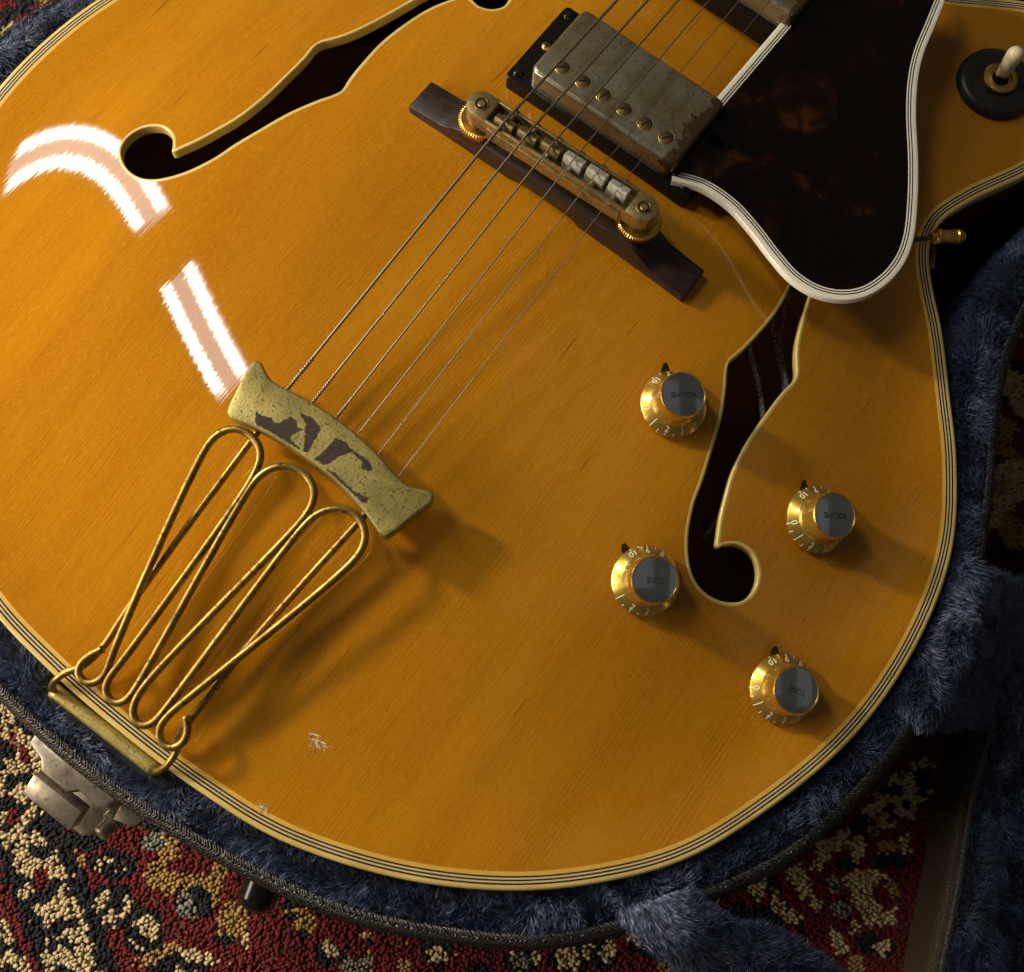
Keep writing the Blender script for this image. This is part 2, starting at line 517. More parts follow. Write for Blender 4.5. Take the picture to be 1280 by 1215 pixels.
# a membrane inflated over the outline gives the carved arch
GRID, GX0, GY0, GNX, GNY = 3.0, -228.0, -270.0, 153, 184
def membrane():
    gx = GX0 + GRID * np.arange(GNX); gy = GY0 + GRID * np.arange(GNY)
    m = inside(np.stack(np.meshgrid(gx, gy, indexing='ij'), -1), OUTL[::3]).astype(float)
    u = None
    for step, it in ((8, 400), (4, 500), (2, 700), (1, 900)):
        mm = m[::step, ::step]
        if u is None: u = np.zeros_like(mm)
        else:
            v = np.zeros_like(mm); uu = np.repeat(np.repeat(u, 2, 0), 2, 1)[:mm.shape[0], :mm.shape[1]]
            v[:uu.shape[0], :uu.shape[1]] = uu; u = v * mm
        h2 = (GRID * step) ** 2
        for _ in range(it):
            a = np.pad(u, 1)
            u = .25 * (a[2:, 1:-1] + a[:-2, 1:-1] + a[1:-1, 2:] + a[1:-1, :-2] + h2) * mm
    u /= u.max()
    for _ in range(3):
        a = np.pad(u, 1, mode='edge')
        u = .5 * u + .125 * (a[2:, 1:-1] + a[:-2, 1:-1] + a[1:-1, 2:] + a[1:-1, :-2])
    return u
UG = membrane()
def arch(x, y):
    x = np.asarray(x, float); y = np.asarray(y, float)
    fx = np.clip((x - GX0) / GRID, 1, GNX - 3.001); fy = np.clip((y - GY0) / GRID, 1, GNY - 3.001)
    i = fx.astype(int); j = fy.astype(int); tx = fx - i; ty = fy - j
    w = lambda t: [(1 - t) ** 3 / 6, (3 * t ** 3 - 6 * t ** 2 + 4) / 6, (-3 * t ** 3 + 3 * t ** 2 + 3 * t + 1) / 6, t ** 3 / 6]
    wx, wy = w(tx), w(ty); u = 0
    for a in range(4):
        for b in range(4): u = u + wx[a] * wy[b] * UG[i + a - 1, j + b - 1]
    u = np.clip(u, 0, 1)
    t = np.clip((u - .12) / .88, 0, 1)
    return 22.0 * (.8 * t * t * (3 - 2 * t) + .2 * u ** 1.6)
def arch_n(x, y, e=1.0):
    x = np.asarray(x, float); y = np.asarray(y, float)
    n = np.stack([-(arch(x + e, y) - arch(x - e, y)) / (2 * e), -(arch(x, y + e) - arch(x, y - e)) / (2 * e), np.ones_like(x)], -1)
    return n / np.linalg.norm(n, axis=-1, keepdims=True)
def A(x, y): return float(arch(np.array([x]), np.array([y]))[0])
def AN(x, y): return tuple(arch_n(np.array([x]), np.array([y]))[0])

# ------------------------------------------------------------------ the rug
CASE = catmull([(-22,-282.6),(11,-282),(40,-279),(60.5,-275.8),(84,-271),(106,-264.5),(132,-252.5),(166.7,-231),(189,-207.5),(208,-180.3),(224.5,-150),(235.2,-104.4),(237,-75),(235.5,-50),(229.8,-20.9),(222.7,-2),(212.8,21.9),(201.3,45.5),(194,64),(189,84),(187,104),(188,125),(192,150),(194,180),(190,215),(175,245),(140,266),(105,285),(85,315),(74,360),(68,420),(66,470),(0,480),(-66,470),(-68,420),(-74,360),(-88,325),(-115,300),(-155,283),(-185,255),(-200,215),(-200,180),(-195,140),(-193,100),(-199,60),(-212,22),(-226,-10),(-238,-45),(-243,-75),(-240,-110),(-228,-150),(-210,-182),(-190,-209),(-166,-231),(-132,-253),(-95,-270),(-60,-279)], 800, True)
LID_LINE = catmull([(255,210),(262,150),(268,105),(271,61),(272.4,30.8),(278,-4),(285.6,-38.2),(295.8,-74.9),(307.8,-106.4),(322.5,-149.2),(342,-195),(370,-240)], 260)

RUG_PATTERN = """
Pr -22,-327 -7,-310 11,-303 74,-289 100,-321 44,-361 21,-348 8,-343 -11,-335
Ls11 -94,-305 -58,-322 -36,-336 -14,-348 15,-363 32,-370
Lr3.2 -51,-349 -26,-361 -11,-369 12,-380
Ls7 -18,-377 -4,-381 8,-387
Lg2 -69,-308 -58,-311 -41,-320 -27,-328 -17,-331 -8,-332 -5,-330
Pr -41,-335 -40,-337 -41,-340 -44,-340 -46,-338 -48,-335 -47,-333 -44,-333
Pr -12,-346 -11,-349 -12,-352 -15,-352 -18,-351 -20,-348 -18,-345 -15,-344
Pr -65,-309 -63,-312 -64,-313 -66,-313 -68,-312 -70,-310 -69,-308 -67,-308
Pr -53,-309 -52,-312 -54,-315 -57,-316 -60,-315 -61,-312 -59,-309 -56,-308
Lc2.2 -66,-308 -57,-308 -49,-315
Ln3.4 -39,-322 -11,-335 8,-343 20,-349 39,-360
Pn 15,-318 15,-323 10,-330 2,-333 -4,-332 -4,-326 1,-320 9,-316
Ps 13,-319 13,-323 8,-328 2,-331 -2,-330 -2,-327 3,-322 9,-319
Pn 28,-331 30,-338 25,-345 17,-348 9,-344 7,-337 11,-330 20,-327
Ps 26,-332 27,-338 24,-344 17,-346 11,-343 9,-337 13,-332 20,-330
Pn 43,-332 46,-339 42,-345 35,-347 28,-343 25,-336 29,-330 36,-328
Ps 41,-334 43,-339 40,-343 35,-344 30,-342 28,-337 30,-332 36,-331
Pn -2,-317 -2,-321 -7,-327 -14,-330 -19,-329 -19,-325 -14,-319 -7,-316
Py 18,-303 19,-307 17,-310 13,-312 9,-310 8,-306 10,-303 15,-301
Lg4.2 22,-303 22,-310 25,-318 33,-316 37,-309 45,-304 46,-299
Lg4.6 46,-303 50,-309 49,-315
Pn 53,-310 55,-316 50,-321 44,-324 38,-321 36,-316 41,-310 48,-308
Py 48,-316 50,-320 48,-323 44,-324 40,-322 39,-318 40,-314 44,-314
Pr 40,-299 41,-303 38,-307 33,-309 29,-307 28,-303 31,-299 36,-297
Pg 71,-306 73,-312 70,-317 64,-319 58,-316 56,-310 59,-305 66,-303
Pn 71,-316 71,-318 68,-321 65,-322 62,-322 63,-320 65,-317 69,-315
Lg3.2 65,-306 69,-300
Pn 67,-331 66,-336 59,-344 49,-349 43,-348 44,-343 51,-335 61,-330
Ps 71,-330 70,-333 65,-338 58,-342 55,-342 55,-338 61,-333 67,-330
Lg2.6 42,-348 47,-341 51,-334
Lc2 54,-335 63,-331 68,-329
Pc 79,-312 80,-315 79,-318 76,-318 73,-316 72,-313 73,-310 76,-310
Pn 82,-304 83,-309 82,-312 77,-313 74,-311 72,-307 74,-303 78,-302
Pr 60,-295 129,-267 183,-234 201,-258 94,-335
Pg 94,-289 96,-293 94,-297 89,-298 85,-295 84,-291 86,-287 90,-287
Pn 95,-295 95,-297 94,-298 92,-299 91,-298 90,-297 91,-295 93,-294
Pn 113,-293 113,-297 111,-301 106,-302 103,-301 102,-297 105,-293 109,-292
Ps 110,-293 111,-296 109,-299 106,-300 103,-298 102,-295 104,-292 107,-292
Py 127,-288 127,-292 123,-296 117,-299 114,-298 114,-294 118,-290 123,-287
Pg 140,-278 140,-281 139,-283 136,-284 134,-283 133,-281 135,-278 138,-277
Pn 152,-264 152,-268 149,-273 144,-274 140,-272 139,-268 142,-263 147,-262
Pc 150,-266 151,-269 149,-272 146,-273 142,-272 142,-268 144,-265 147,-264
Pg 119,-278 119,-280 117,-282 115,-283 113,-283 113,-281 115,-279 117,-278
Pn 154,-269 154,-271 152,-274 150,-274 148,-274 148,-272 149,-270 152,-269
Pn 186,-243 186,-247 182,-252 176,-254 172,-253 172,-249 176,-244 182,-242
Py 181,-246 182,-249 180,-252 177,-253 174,-252 173,-249 175,-246 179,-245
Pc 185,-242 185,-244 184,-246 182,-246 180,-245 179,-243 180,-241 183,-240
Pn 85,-291 87,-294 86,-297 83,-297 80,-295 78,-291 79,-289 82,-289
Pg 85,-291 86,-292 84,-294 83,-294 81,-294 81,-292 82,-291 84,-290
Pn 171,-258 170,-261 167,-264 162,-267 159,-266 160,-264 164,-260 168,-258
Pr 183,-236 211,-207 255,-197 272,-206 199,-259
Pn 204,-228 204,-234 200,-240 193,-242 187,-240 187,-234 191,-228 198,-225
Pc 199,-231 200,-235 198,-239 194,-240 190,-238 189,-234 192,-230 196,-229
Pc 203,-225 204,-228 203,-230 201,-230 198,-229 198,-226 198,-224 201,-224
Pn 213,-220 215,-225 212,-230 206,-231 202,-228 200,-223 203,-218 209,-217
Ps 212,-220 213,-224 212,-227 209,-228 205,-225 204,-220 205,-217 208,-217
Lc4 215,-210 225,-208 243,-202
Ln2.2 216,-214 230,-209 241,-208
Pg 235,-210 235,-212 234,-214 231,-215 229,-214 229,-212 231,-210 233,-209
Pr 245,-144 257,-119 272,-41 286,-7 319,-64 348,-151 303,-183 258,-164
Ps 271,-92 274,-75 283,-60 294,-72 291,-88 279,-98
Pc 261,-126 269,-111 274,-116 269,-124 270,-133 265,-137
Pc 254,-144 259,-137 271,-144 269,-151
Ln3 246,-145 261,-162 267,-168
Ps 252,-152 260,-157 270,-155 273,-159 285,-164 280,-165 271,-163 259,-163
Pc 278,-130 286,-120 295,-117 306,-124 310,-133 300,-141 289,-138
Pr 304,-122 305,-126 302,-131 297,-132 294,-129 293,-125 296,-120 300,-119
Pg 304,-119 304,-122 302,-125 299,-126 297,-124 296,-120 298,-118 301,-117
Pn 298,-106 298,-111 294,-115 288,-118 285,-117 285,-112 289,-108 295,-105
Pn 302,-107 302,-109 300,-111 298,-112 296,-111 296,-109 298,-107 300,-106
Pc 280,-113 282,-118 280,-121 277,-121 274,-118 273,-113 274,-110 277,-110
Pn 281,-121 280,-124 278,-127 274,-129 272,-128 272,-126 275,-123 279,-121
Pg 292,-104 292,-107 289,-110 286,-111 283,-110 283,-107 286,-104 289,-102
Pc 290,-100 294,-94 299,-103 294,-105
Lc2.6 272,-99 277,-88 281,-75 284,-62
Pn 281,-80 281,-83 278,-86 274,-88 272,-87 272,-84 275,-81 279,-79
Pn 288,-66 288,-68 285,-71 282,-73 280,-72 280,-69 282,-66 286,-65
Py 289,-140 290,-144 288,-147 285,-148 282,-145 281,-141 283,-138 286,-138
Py 279,-134 279,-137 278,-139 276,-139 274,-137 273,-135 274,-133 277,-132
Pc 277,-147 278,-149 276,-151 274,-152 272,-151 272,-148 273,-146 275,-146
Pc 285,-153 290,-152 299,-157 293,-162
Pn 310,-143 311,-147 307,-151 302,-153 298,-152 298,-147 302,-143 307,-141
Ps 315,-142 315,-146 313,-149 310,-150 306,-148 306,-144 308,-140 312,-139
Pg 307,-156 307,-159 305,-162 302,-163 299,-161 299,-158 301,-155 304,-154
Pn 279,-102 279,-105 275,-109 271,-111 268,-110 268,-107 272,-103 276,-101
Pg 283,-100 283,-104 282,-106 279,-107 276,-105 275,-102 277,-99 280,-98
Pc 287,-96 287,-98 285,-100 283,-101 281,-100 281,-98 283,-96 286,-95
Pc 297,-144 298,-146 296,-148 294,-149 292,-148 292,-145 293,-143 296,-143
"""
PAL = dict(n=(0.014, 0.015, 0.021), r=(0.16, 0.015, 0.015), c=(0.60, 0.47, 0.26), g=(0.40, 0.24, 0.075), y=(0.22, 0.21, 0.165))
def rug_colours(P):
    wob = np.stack([vnoise(P, 6.0, 3), vnoise(P, 6.0, 4)], 1) - .5
    Q = P + wob * 1.8 + rng.normal(0, .3, P.shape)
    n1 = vnoise(Q, 15, 5); n2 = vnoise(Q, 11, 6); n3 = vnoise(P, 4.2, 7)
    key = np.where(n1 > .60, 'c', np.where(n1 < .30, 'n', 'r')).astype('<U1')
    key[(n2 > .70)] = 'g'; key[(n2 < .22)] = 'n'
    near = ((P[:, 0] + 5) / 88) ** 2 + ((P[:, 1] + 335) / 52) ** 2 + (n1 - .5) * .9 < 1
    key[near] = 'n'
    for ln in RUG_PATTERN.strip().split('\n'):
        tok = ln.split(); pts = [tuple(float(a) for a in t.split(',')) for t in tok[1:]]
        c = tok[0][1]
        if tok[0][0] == 'P': hit = inside(Q, pts)
        else: hit = dist_poly(Q, pts) < float(tok[0][2:])
        if c == 's':
            key[hit] = np.where(n3[hit] > .43, 'c', 'n')
        else: key[hit] = c
    # stray knots of the neighbouring colour
    stray = rng.random(len(P)) < .012
    key[stray] = rng.choice(list('nrcg'), stray.sum())
    col = np.array([PAL[k] for k in key])
    return col * rng.uniform(.82, 1.12, (len(P), 1)) * (1 + rng.normal(0, .04, (len(P), 3)))

def rug_backing_mat():
    m, nt, p = new_mat('woven_rug_ground')
    v = coords(nt)
    a = noise_tex(nt, v, 70, 2, 0.4, 0.6)
    c = ramp(nt, a, [(0.36, PAL['n']), (0.42, PAL['r']), (0.56, PAL['r']), (0.6, PAL['c']), (0.68, PAL['g'])], 'CONSTANT')
    vo = node(nt, 'ShaderNodeTexVoronoi'); vo.inputs['Scale'].default_value = 430
    nt.links.new(v, vo.inputs['Vector'])
    nt.links.new(c, p.inputs['Base Color']); setp(p, rough=0.95, spec=0.1)
    nt.links.new(bump(nt, vo.outputs['Distance'], 1.0, 0.002), p.inputs['Normal'])
    return m
rug = put('rug', mesh('rug', [(-800, -800, -124), (800, -800, -124), (800, 800, -124), (-800, 800, -124), (-800, -800, -120.2), (800, -800, -120.2), (800, 800, -120.2), (-800, 800, -120.2)],
          [(3, 2, 1, 0), (4, 5, 6, 7), (0, 1, 5, 4), (1, 2, 6, 5), (2, 3, 7, 6), (3, 0, 4, 7)], False), rug_backing_mat())
rug['label'] = 'patterned red, navy, cream and gold pile rug under the guitar case'
rug['category'] = 'rug'

def build_pile():
    sp = 1.95
    zones = [(-330, 345, -430, -150), (190, 345, -160, 150), (-400, -205, -200, 60)]
    pts = []
    for x0, x1, y0, y1 in zones:
        gx = np.arange(x0, x1, sp); gy = np.arange(y0, y1, sp * .87)
        X, Y = np.meshgrid(gx, gy)
        X = X + (np.arange(len(gy)) % 2)[:, None] * sp / 2
        pts.append(np.stack([X.ravel(), Y.ravel()], 1))
    P = np.concatenate(pts)
    P = P[np.r_[True, np.ones(len(P) - 1, bool)]]
    P[:, 0] = P[:, 0]
    k = np.round(P / .9).astype(int); _, idx = np.unique(k[:, 0] * 100003 + k[:, 1], return_index=True); P = P[idx]
    P = P + rng.normal(0, .24, P.shape)
    core = offset_curve(CASE, 22.0)[::4]
    P = P[~inside(P, core)]
    # nothing under the open lid
    lx = np.interp(-P[:, 1], -LID_LINE[:, 1], LID_LINE[:, 0])
    P = P[(P[:, 0] < lx + 4)]
    col = rug_colours(P)
    n = len(P); seg = 6
    a = np.arange(seg) * 2 * math.pi / seg
    r = rng.uniform(.95, 1.3, (n, 1)); h = rng.uniform(1.9, 2.9, (n, 1))
    ph = rng.uniform(0, 1, (n, 1))
    tilt = rng.normal(0, .4, (n, 2)) + np.array([.45, .55])
    el = rng.uniform(.6, 1.0, (n, 1)); th = rng.normal(.9, .6, (n, 1))
    def ring(k, z):
        rr = k * r * (1 + rng.normal(0, .14, (n, seg)))
        u, w = rr * np.cos(a + ph), rr * np.sin(a + ph) * el
        return np.stack([P[:, :1] + u * np.cos(th) - w * np.sin(th) + tilt[:, :1] * z, P[:, 1:] + u * np.sin(th) + w * np.cos(th) + tilt[:, 1:] * z,
                         -120.3 + h * z + rng.normal(0, .12, (n, seg))], -1)
    lo, mid, up = ring(.9, 0.0), ring(1.05, .6), ring(.70, .93)
    top = np.stack([P[:, 0] + tilt[:, 0], P[:, 1] + tilt[:, 1], -120.3 + h[:, 0] * 1.02], -1)[:, None]
    V = np.concatenate([lo, mid, up, top], 1)
    T = []
    for k in range(seg):
        k2 = (k + 1) % seg
        for b in (0, seg):
            T += [(b + k, b + k2, b + seg + k2), (b + k, b + seg + k2, b + seg + k)]
        T.append((2 * seg + k, 2 * seg + k2, 3 * seg))
    T = np.array(T)
    nv = 3 * seg + 1
    tris = (T[None] + (np.arange(n) * nv)[:, None, None]).reshape(-1, 3)
    me = big_mesh('pile', V.reshape(-1, 3), tris)
    at = me.color_attributes.new('tuft', 'FLOAT_COLOR', 'POINT')
    cc = np.concatenate([np.repeat(col, nv, 0), np.ones((n * nv, 1))], 1).astype(np.float32)
    at.data.foreach_set('color', cc.ravel())
    m, nt, p = new_mat('wool_pile')
    an = node(nt, 'ShaderNodeAttribute', attribute_name='tuft')
    nt.links.new(an.outputs['Color'], p.inputs['Base Color'])
    setp(p, rough=0.9, spec=0.15, sheen=0.15)
    nt.links.new(bump(nt, noise_tex(nt, coords(nt), 1800, 3), 0.6, 0.0005), p.inputs['Normal'])
    o = put('pile', me, m, rug)
    o['kind'] = 'stuff'
build_pile()

# ------------------------------------------------------------------ the case
case = thing('guitar_case', 'open black guitar case lined with navy blue plush around the guitar', 'guitar case', (0, 0, -118))

def sweep(curve, prof, closed=True, z_of=None):
    """prof: list of (offset to the left of the curve, z)"""
    n = len(curve); V = []
    for d, z in prof:
        q = offset_curve(curve, d, closed)
        V.append(np.c_[q, np.full(n, z)])
    m = len(prof)
    V = np.stack(V, 1).reshape(-1, 3); F = []
    for i in range(n if closed else n - 1):
        j = (i + 1) % n
        for k in range(m - 1):
            F.append((i * m + k, j * m + k, j * m + k + 1, i * m + k + 1))
    return V, F

def blades(P, N, D, length, width, seed):
    """plush strands: each a tapered three-point blade that bends from its root normal N towards D"""
    r = np.random.default_rng(seed); n = len(P)
    L = length * r.uniform(.6, 1.25, (n, 1))
    J = r.normal(0, .34, (n, 3))
    d1 = N + .35 * D + .5 * J; d1 /= np.linalg.norm(d1, axis=1)[:, None]
    d2 = .45 * N + 1.0 * D + J; d2 /= np.linalg.norm(d2, axis=1)[:, None]
    p1 = P + d1 * L * .5; p2 = p1 + d2 * L * .55
    side = np.cross(d2, r.normal(0, 1, (n, 3))); side /= np.linalg.norm(side, axis=1)[:, None]
    w = width * r.uniform(.7, 1.3, (n, 1))
    V = np.stack([P - side * w, P + side * w, p1 - side * w * .8, p1 + side * w * .8, p2], 1)
    T = np.array([(0, 1, 3), (0, 3, 2), (2, 3, 4)])
    tris = (T[None] + (np.arange(n) * 5)[:, None, None]).reshape(-1, 3)
    return V.reshape(-1, 3), tris

def nap(P, seed):
    """slowly turning direction in which the plush has been brushed"""
    a = (vnoise(P, 26, seed) * 2 + vnoise(P, 9, seed + 1) * .9) * math.pi * 1.5
    return np.stack([np.cos(a), np.sin(a), 0 * a], 1)

def sample_sweep(curve, prof, count, closed=True, weight=None, seed=1):
    r = np.random.default_rng(seed)
    n = len(curve); t = (np.roll(curve, -1, 0) - np.roll(curve, 1, 0)) if closed else np.gradient(curve, axis=0)
    t /= np.linalg.norm(t, axis=1)[:, None]; nr = np.stack([-t[:, 1], t[:, 0]], 1)
    pr = np.array(prof, float); sl = np.r_[0, np.cumsum(np.linalg.norm(np.diff(pr, axis=0), axis=1))]
    u = r.uniform(0, n if closed else n - 1.001, count); i = u.astype(int); f = (u - i)[:, None]; j = (i + 1) % n
    c = curve[i] * (1 - f) + curve[j] * f; nn = nr[i] * (1 - f) + nr[j] * f; tt = t[i] * (1 - f) + t[j] * f
    s = r.uniform(0, sl[-1], count)
    d = np.interp(s, sl, pr[:, 0]); z = np.interp(s, sl, pr[:, 1])
    e = .8
    dd = np.interp(s + e, sl, pr[:, 0]) - np.interp(s - e, sl, pr[:, 0]); dz = np.interp(s + e, sl, pr[:, 1]) - np.interp(s - e, sl, pr[:, 1])
    P = np.c_[c + nn * d[:, None], z]
    N = np.c_[nn * (-dz)[:, None], dd]; N /= np.maximum(np.linalg.norm(N, axis=1), 1e-6)[:, None]
    return P, N, np.c_[nn, 0 * z], np.c_[tt, 0 * z], d

# outer wall and bottom
v, f = sweep(CASE, [(0.8, -100), (0.2, -60), (0.0, -18), (0.6, -13.5), (2.6, -12.4)])
v = v.tolist(); n = len(CASE); base = len(v)
foot_ring = offset_curve(CASE, 5.0)
m5 = 5
v += [(x, y, -118) for x, y in foot_ring]
for i in range(n):
    j = (i + 1) % n
    f.append((i * m5, base + i, base + j, j * m5))
f.append(tuple(base + i for i in range(n - 1, -1, -1)))
put('shell', mesh('shell', v, f), MT['vinyl'], case)
# braided piping along the rim
def piping(name, curve, d0, z0, w, h, parent, closed, mat):
    prof = [(d0 + w / 2 - w / 2 * math.cos(a), z0 + h * math.sin(a)) for a in np.linspace(0, math.pi, 9)]
    vv, ff = sweep(curve, prof, closed)
    return put(name, mesh(name, vv, ff), mat, parent)
PIPE = catmull(CASE[::4], 800, True)
piping('edge_piping', CASE, 2.4, -12.2, 5.2, 4.0, case, True, MT['piping'])

# the ticks of the braid: short raised threads across the piping
def braid(name, curve, d0, z0, w, h, parent, step, closed=True, keep=None):
    L_ = np.r_[0, np.cumsum(np.linalg.norm(np.diff(np.r_[curve, curve[:1]] if closed else curve, axis=0), axis=1))]
    cc = np.r_[curve, curve[:1]] if closed else curve
    u = np.arange(0, L_[-1], step)
    P = np.stack([np.interp(u, L_, cc[:, k]) for k in (0, 1)], 1)
    t = np.gradient(P, axis=0); t /= np.linalg.norm(t, axis=1)[:, None]; nr = np.stack([-t[:, 1], t[:, 0]], 1)
    if keep is not None:
        k = keep(P); P, t, nr = P[k], t[k], nr[k]
    r = np.random.default_rng(5); V = []; F = []
    for i in range(len(P)):
        for row in (0, 1):
            a0 = (.50, 1.45)[row] + r.normal(0, .07); a1 = a0 + r.uniform(.7, 1.0)
            sk = (1 if row == 0 else -1) * step * .9
            for q, (a, s) in enumerate(((a0, -sk), ((a0 + a1) / 2, 0), (a1, sk))):
                for e in (-1, 1):
                    d = d0 + w / 2 - w / 2 * math.cos(a) * 1.02; z = z0 + h * math.sin(a) + (.30 if q == 1 else .12)
                    xy = P[i] + nr[i] * d + t[i] * (s + e * step * .30)
                    V.append((xy[0], xy[1], z))
                d = d0 + w / 2 - w / 2 * math.cos(a)
                xy = P[i] + nr[i] * d + t[i] * s
                V.append((xy[0], xy[1], z0 + h * math.sin(a) + (.62 if q == 1 else .3)))
            b = len(V) - 9
            F += [(b, b + 2, b + 5), (b, b + 5, b + 3), (b + 2, b + 1, b + 4), (b + 2, b + 4, b + 5), (b + 3, b + 5, b + 8), (b + 3, b + 8, b + 6), (b + 5, b + 4, b + 7), (b + 5, b + 7, b + 8)]
    o = put(name, big_mesh(name, V, F), MT['thread'], parent)
    o['kind'] = 'stuff'
MT['thread'] = simple('glossy_black_thread', (0.022, 0.020, 0.018), (0.05, 0.047, 0.042), 500, 0.32, spec=0.7)
braid('braided_stitching', CASE, 2.4, -12.2, 5.2, 4.0, case, 1.15, True, lambda P: P[:, 1] < 140)

FUR_PROF = [(7.4, -13), (9.2, -10.5), (11.5, -8.2), (14.5, -6.8), (18, -6.6), (20.2, -9.5), (21.2, -18), (22, -90)]
v, f = sweep(CASE, FUR_PROF)
m8 = len(FUR_PROF); v = v.tolist(); n = len(CASE)
f.append(tuple(i * m8 + m8 - 1 for i in range(n)))
lining = put('plush_lining', mesh('plush_lining', v, f), MT['pad'], case)
def case_fur():
    prof = [(8.6, -12), (9.4, -10.5), (11.5, -8.2), (14.5, -6.8), (18, -6.6), (20.2, -9.5), (21.2, -18), (21.6, -52)]
    P, N, I, T, d = sample_sweep(CASE, prof, 430000, True, seed=3)
    vis = (P[:, 1] < 190)
    deep = P[:, 2] < -16
    keep = vis & (~deep | (rng.random(len(P)) < .45))
    # the pile is squashed flat behind the tailpiece hinge
    keep &= ~((P[:, 0] > -34) & (P[:, 0] < 23) & (P[:, 1] < -230) & (d > 13.5))
    # dents where the pile has parted
    keep &= (vnoise(P[:, :2], 7, 21) > .2) | (rng.random(len(P)) < .6)
    P, N, I, T, d = P[keep], N[keep], I[keep], T[keep], d[keep]
    lean = nap(P[:, :2], 31) * np.interp(d, [8, 13], [.35, .9])[:, None]
    # over the rim the pile leans inwards on the inner half and outwards at the piping
    lean = lean + I * np.interp(d, [8, 11, 14, 19], [.1, .25, .35, .5])[:, None]
    V, F = blades(P, N, lean, 5.2, .14, 4)
    o = put('plush_pile', big_mesh('plush_pile', V, F), MT['fur'], lining); o['kind'] = 'stuff'
case_fur()

# ---- the lid, lying open beside the case
lid = group_empty('lid', case, (300, -60, -118))
lid['label'] = 'open lid with plush lining lying beside the case'
LP = [(0, -118.2), (0.4, -112), (1.2, -100), (1.6, -94.5), (3.0, -93)]
LR = LID_LINE                     # runs towards the tail: left of travel is +x, inside the lid
v, f = sweep(LR, LP, False)
put('lid_shell', mesh('lid_shell', v, f), MT['lidvinyl'], lid)
piping('lid_piping', LR, 2.6, -93.4, 5.0, 3.4, lid, False, MT['lidvinyl'])
braid('lid_stitching', LR, 2.6, -93.4, 5.0, 3.4, lid, 1.3, False)
LF = [(7.0, -93.5), (9.5, -91), (13, -92), (17, -98), (22, -106), (32, -110), (60, -111), (170, -111)]
v, f = sweep(LR, LF, False)
lid_lining = put('lid_lining', mesh('lid_lining', v, f), MT['pad'], lid)
def lid_fur():
    P, N, I, T, d = sample_sweep(LR, LF, 150000, False, seed=8)
    keep = (P[:, 1] > -215) & (P[:, 1] < 130) & (P[:, 0] < 420) & ((d < 110) | (rng.random(len(P)) < .5))
    P, N, I, T, d = P[keep], N[keep], I[keep], T[keep], d[keep]
    tuft = nap(P[:, :2], 41) * 1.0
    P = P.copy(); P[:, 2] += np.where(d > 20, vnoise(P[:, :2], 18, 61) * 9, 0)
    V, F = blades(P, N, tuft, 6.5, .16, 9)
    o = put('lid_plush', big_mesh('lid_plush', V, F), MT['fur'], lid); o['kind'] = 'stuff'
lid_fur()

# ---- two plush stays between case and lid
def stay(side_a, side_b, seed, count, label):
    a = catmull(side_a, 24); b = catmull(side_b, 24); m = 12; V = []
    for k in range(m):
        w = k / (m - 1)
        q = a * (1 - w) + b * w; q[:, 2] += 3.5 * math.sin(w * math.pi); V.append(q)
    V = np.stack(V, 1); n = len(a)
    V[:, :, 2] += (vnoise(V.reshape(-1, 3)[:, :2], 14, seed) * 3).reshape(n, m)
    F = [(i * m + k, i * m + k + 1, (i + 1) * m + k + 1, (i + 1) * m + k) for i in range(n - 1) for k in range(m - 1)]
    o = put('lid_stay', mesh('lid_stay', V.reshape(-1, 3), F), MT['pad'], case)
    o['label'] = label
    r = np.random.default_rng(seed)
    ui = r.uniform(0, n - 1.001, count); vi = r.uniform(0, m - 1.001, count)
    i, k = ui.astype(int), vi.astype(int); fu, fv = (ui - i)[:, None], (vi - k)[:, None]
    P = V[i, k] * (1 - fu) * (1 - fv) + V[i + 1, k] * fu * (1 - fv) + V[i, k + 1] * (1 - fu) * fv + V[i + 1, k + 1] * fu * fv
    e1 = V[i + 1, k] - V[i, k]; e2 = V[i, k + 1] - V[i, k]
    N = np.cross(e1, e2); N /= np.linalg.norm(N, axis=1)[:, None]; N[N[:, 2] < 0] *= -1
    D = nap(P[:, :2], seed + 2) * 1.0 + e1 / np.linalg.norm(e1, axis=1)[:, None] * .4
    edge = np.minimum(vi, m - 1 - vi); out = np.where(vi[:, None] < m / 2, -e2, e2); out /= np.linalg.norm(out, axis=1)[:, None]
    D += out * np.clip(1.5 - edge, 0, 1)[:, None]
    Vb, Fb = blades(P, N, D, 4.8, .14, seed + 5)
    s = put('stay_plush', big_mesh('stay_plush', Vb, Fb), MT['fur'], o); s['kind'] = 'stuff'
stay([(178, -203, -9), (192, -206, -12), (206, -205, -22), (225, -202, -35), (262, -200, -66), (312, -208, -90), (345, -220, -100)],
     [(194, -183, -8), (207, -184, -10), (222, -178, -20), (247, -172.5, -32), (272, -170.5, -47), (310, -166, -74), (340, -160, -96)], 51, 42000, 'plush stay strap running to the lid below the guitar')
stay([(212, -14, -9), (224, -14, -9), (238, -2, -30), (252, 14, -62), (266, 26, -84), (282, 32, -98), (300, 30, -106)],
     [(222, -82, -9), (234, -82, -9), (246, -72, -28), (262, -58, -56), (276, -46, -80), (292, -40, -96), (312, -42, -106)], 71, 48000, 'plush stay strap beside the knobs, bridging case and lid')

# ---- latch on the tail end of the case
latch = group_empty('latch', case, (-10, -286, -30))
def prism_part(name, poly, z0, z1, mat, parent, bev=0.6, m=None):
    return put(name, from_bm(name, prism_bm(poly, z0, z1, bev), angle=30), mat, parent, m)
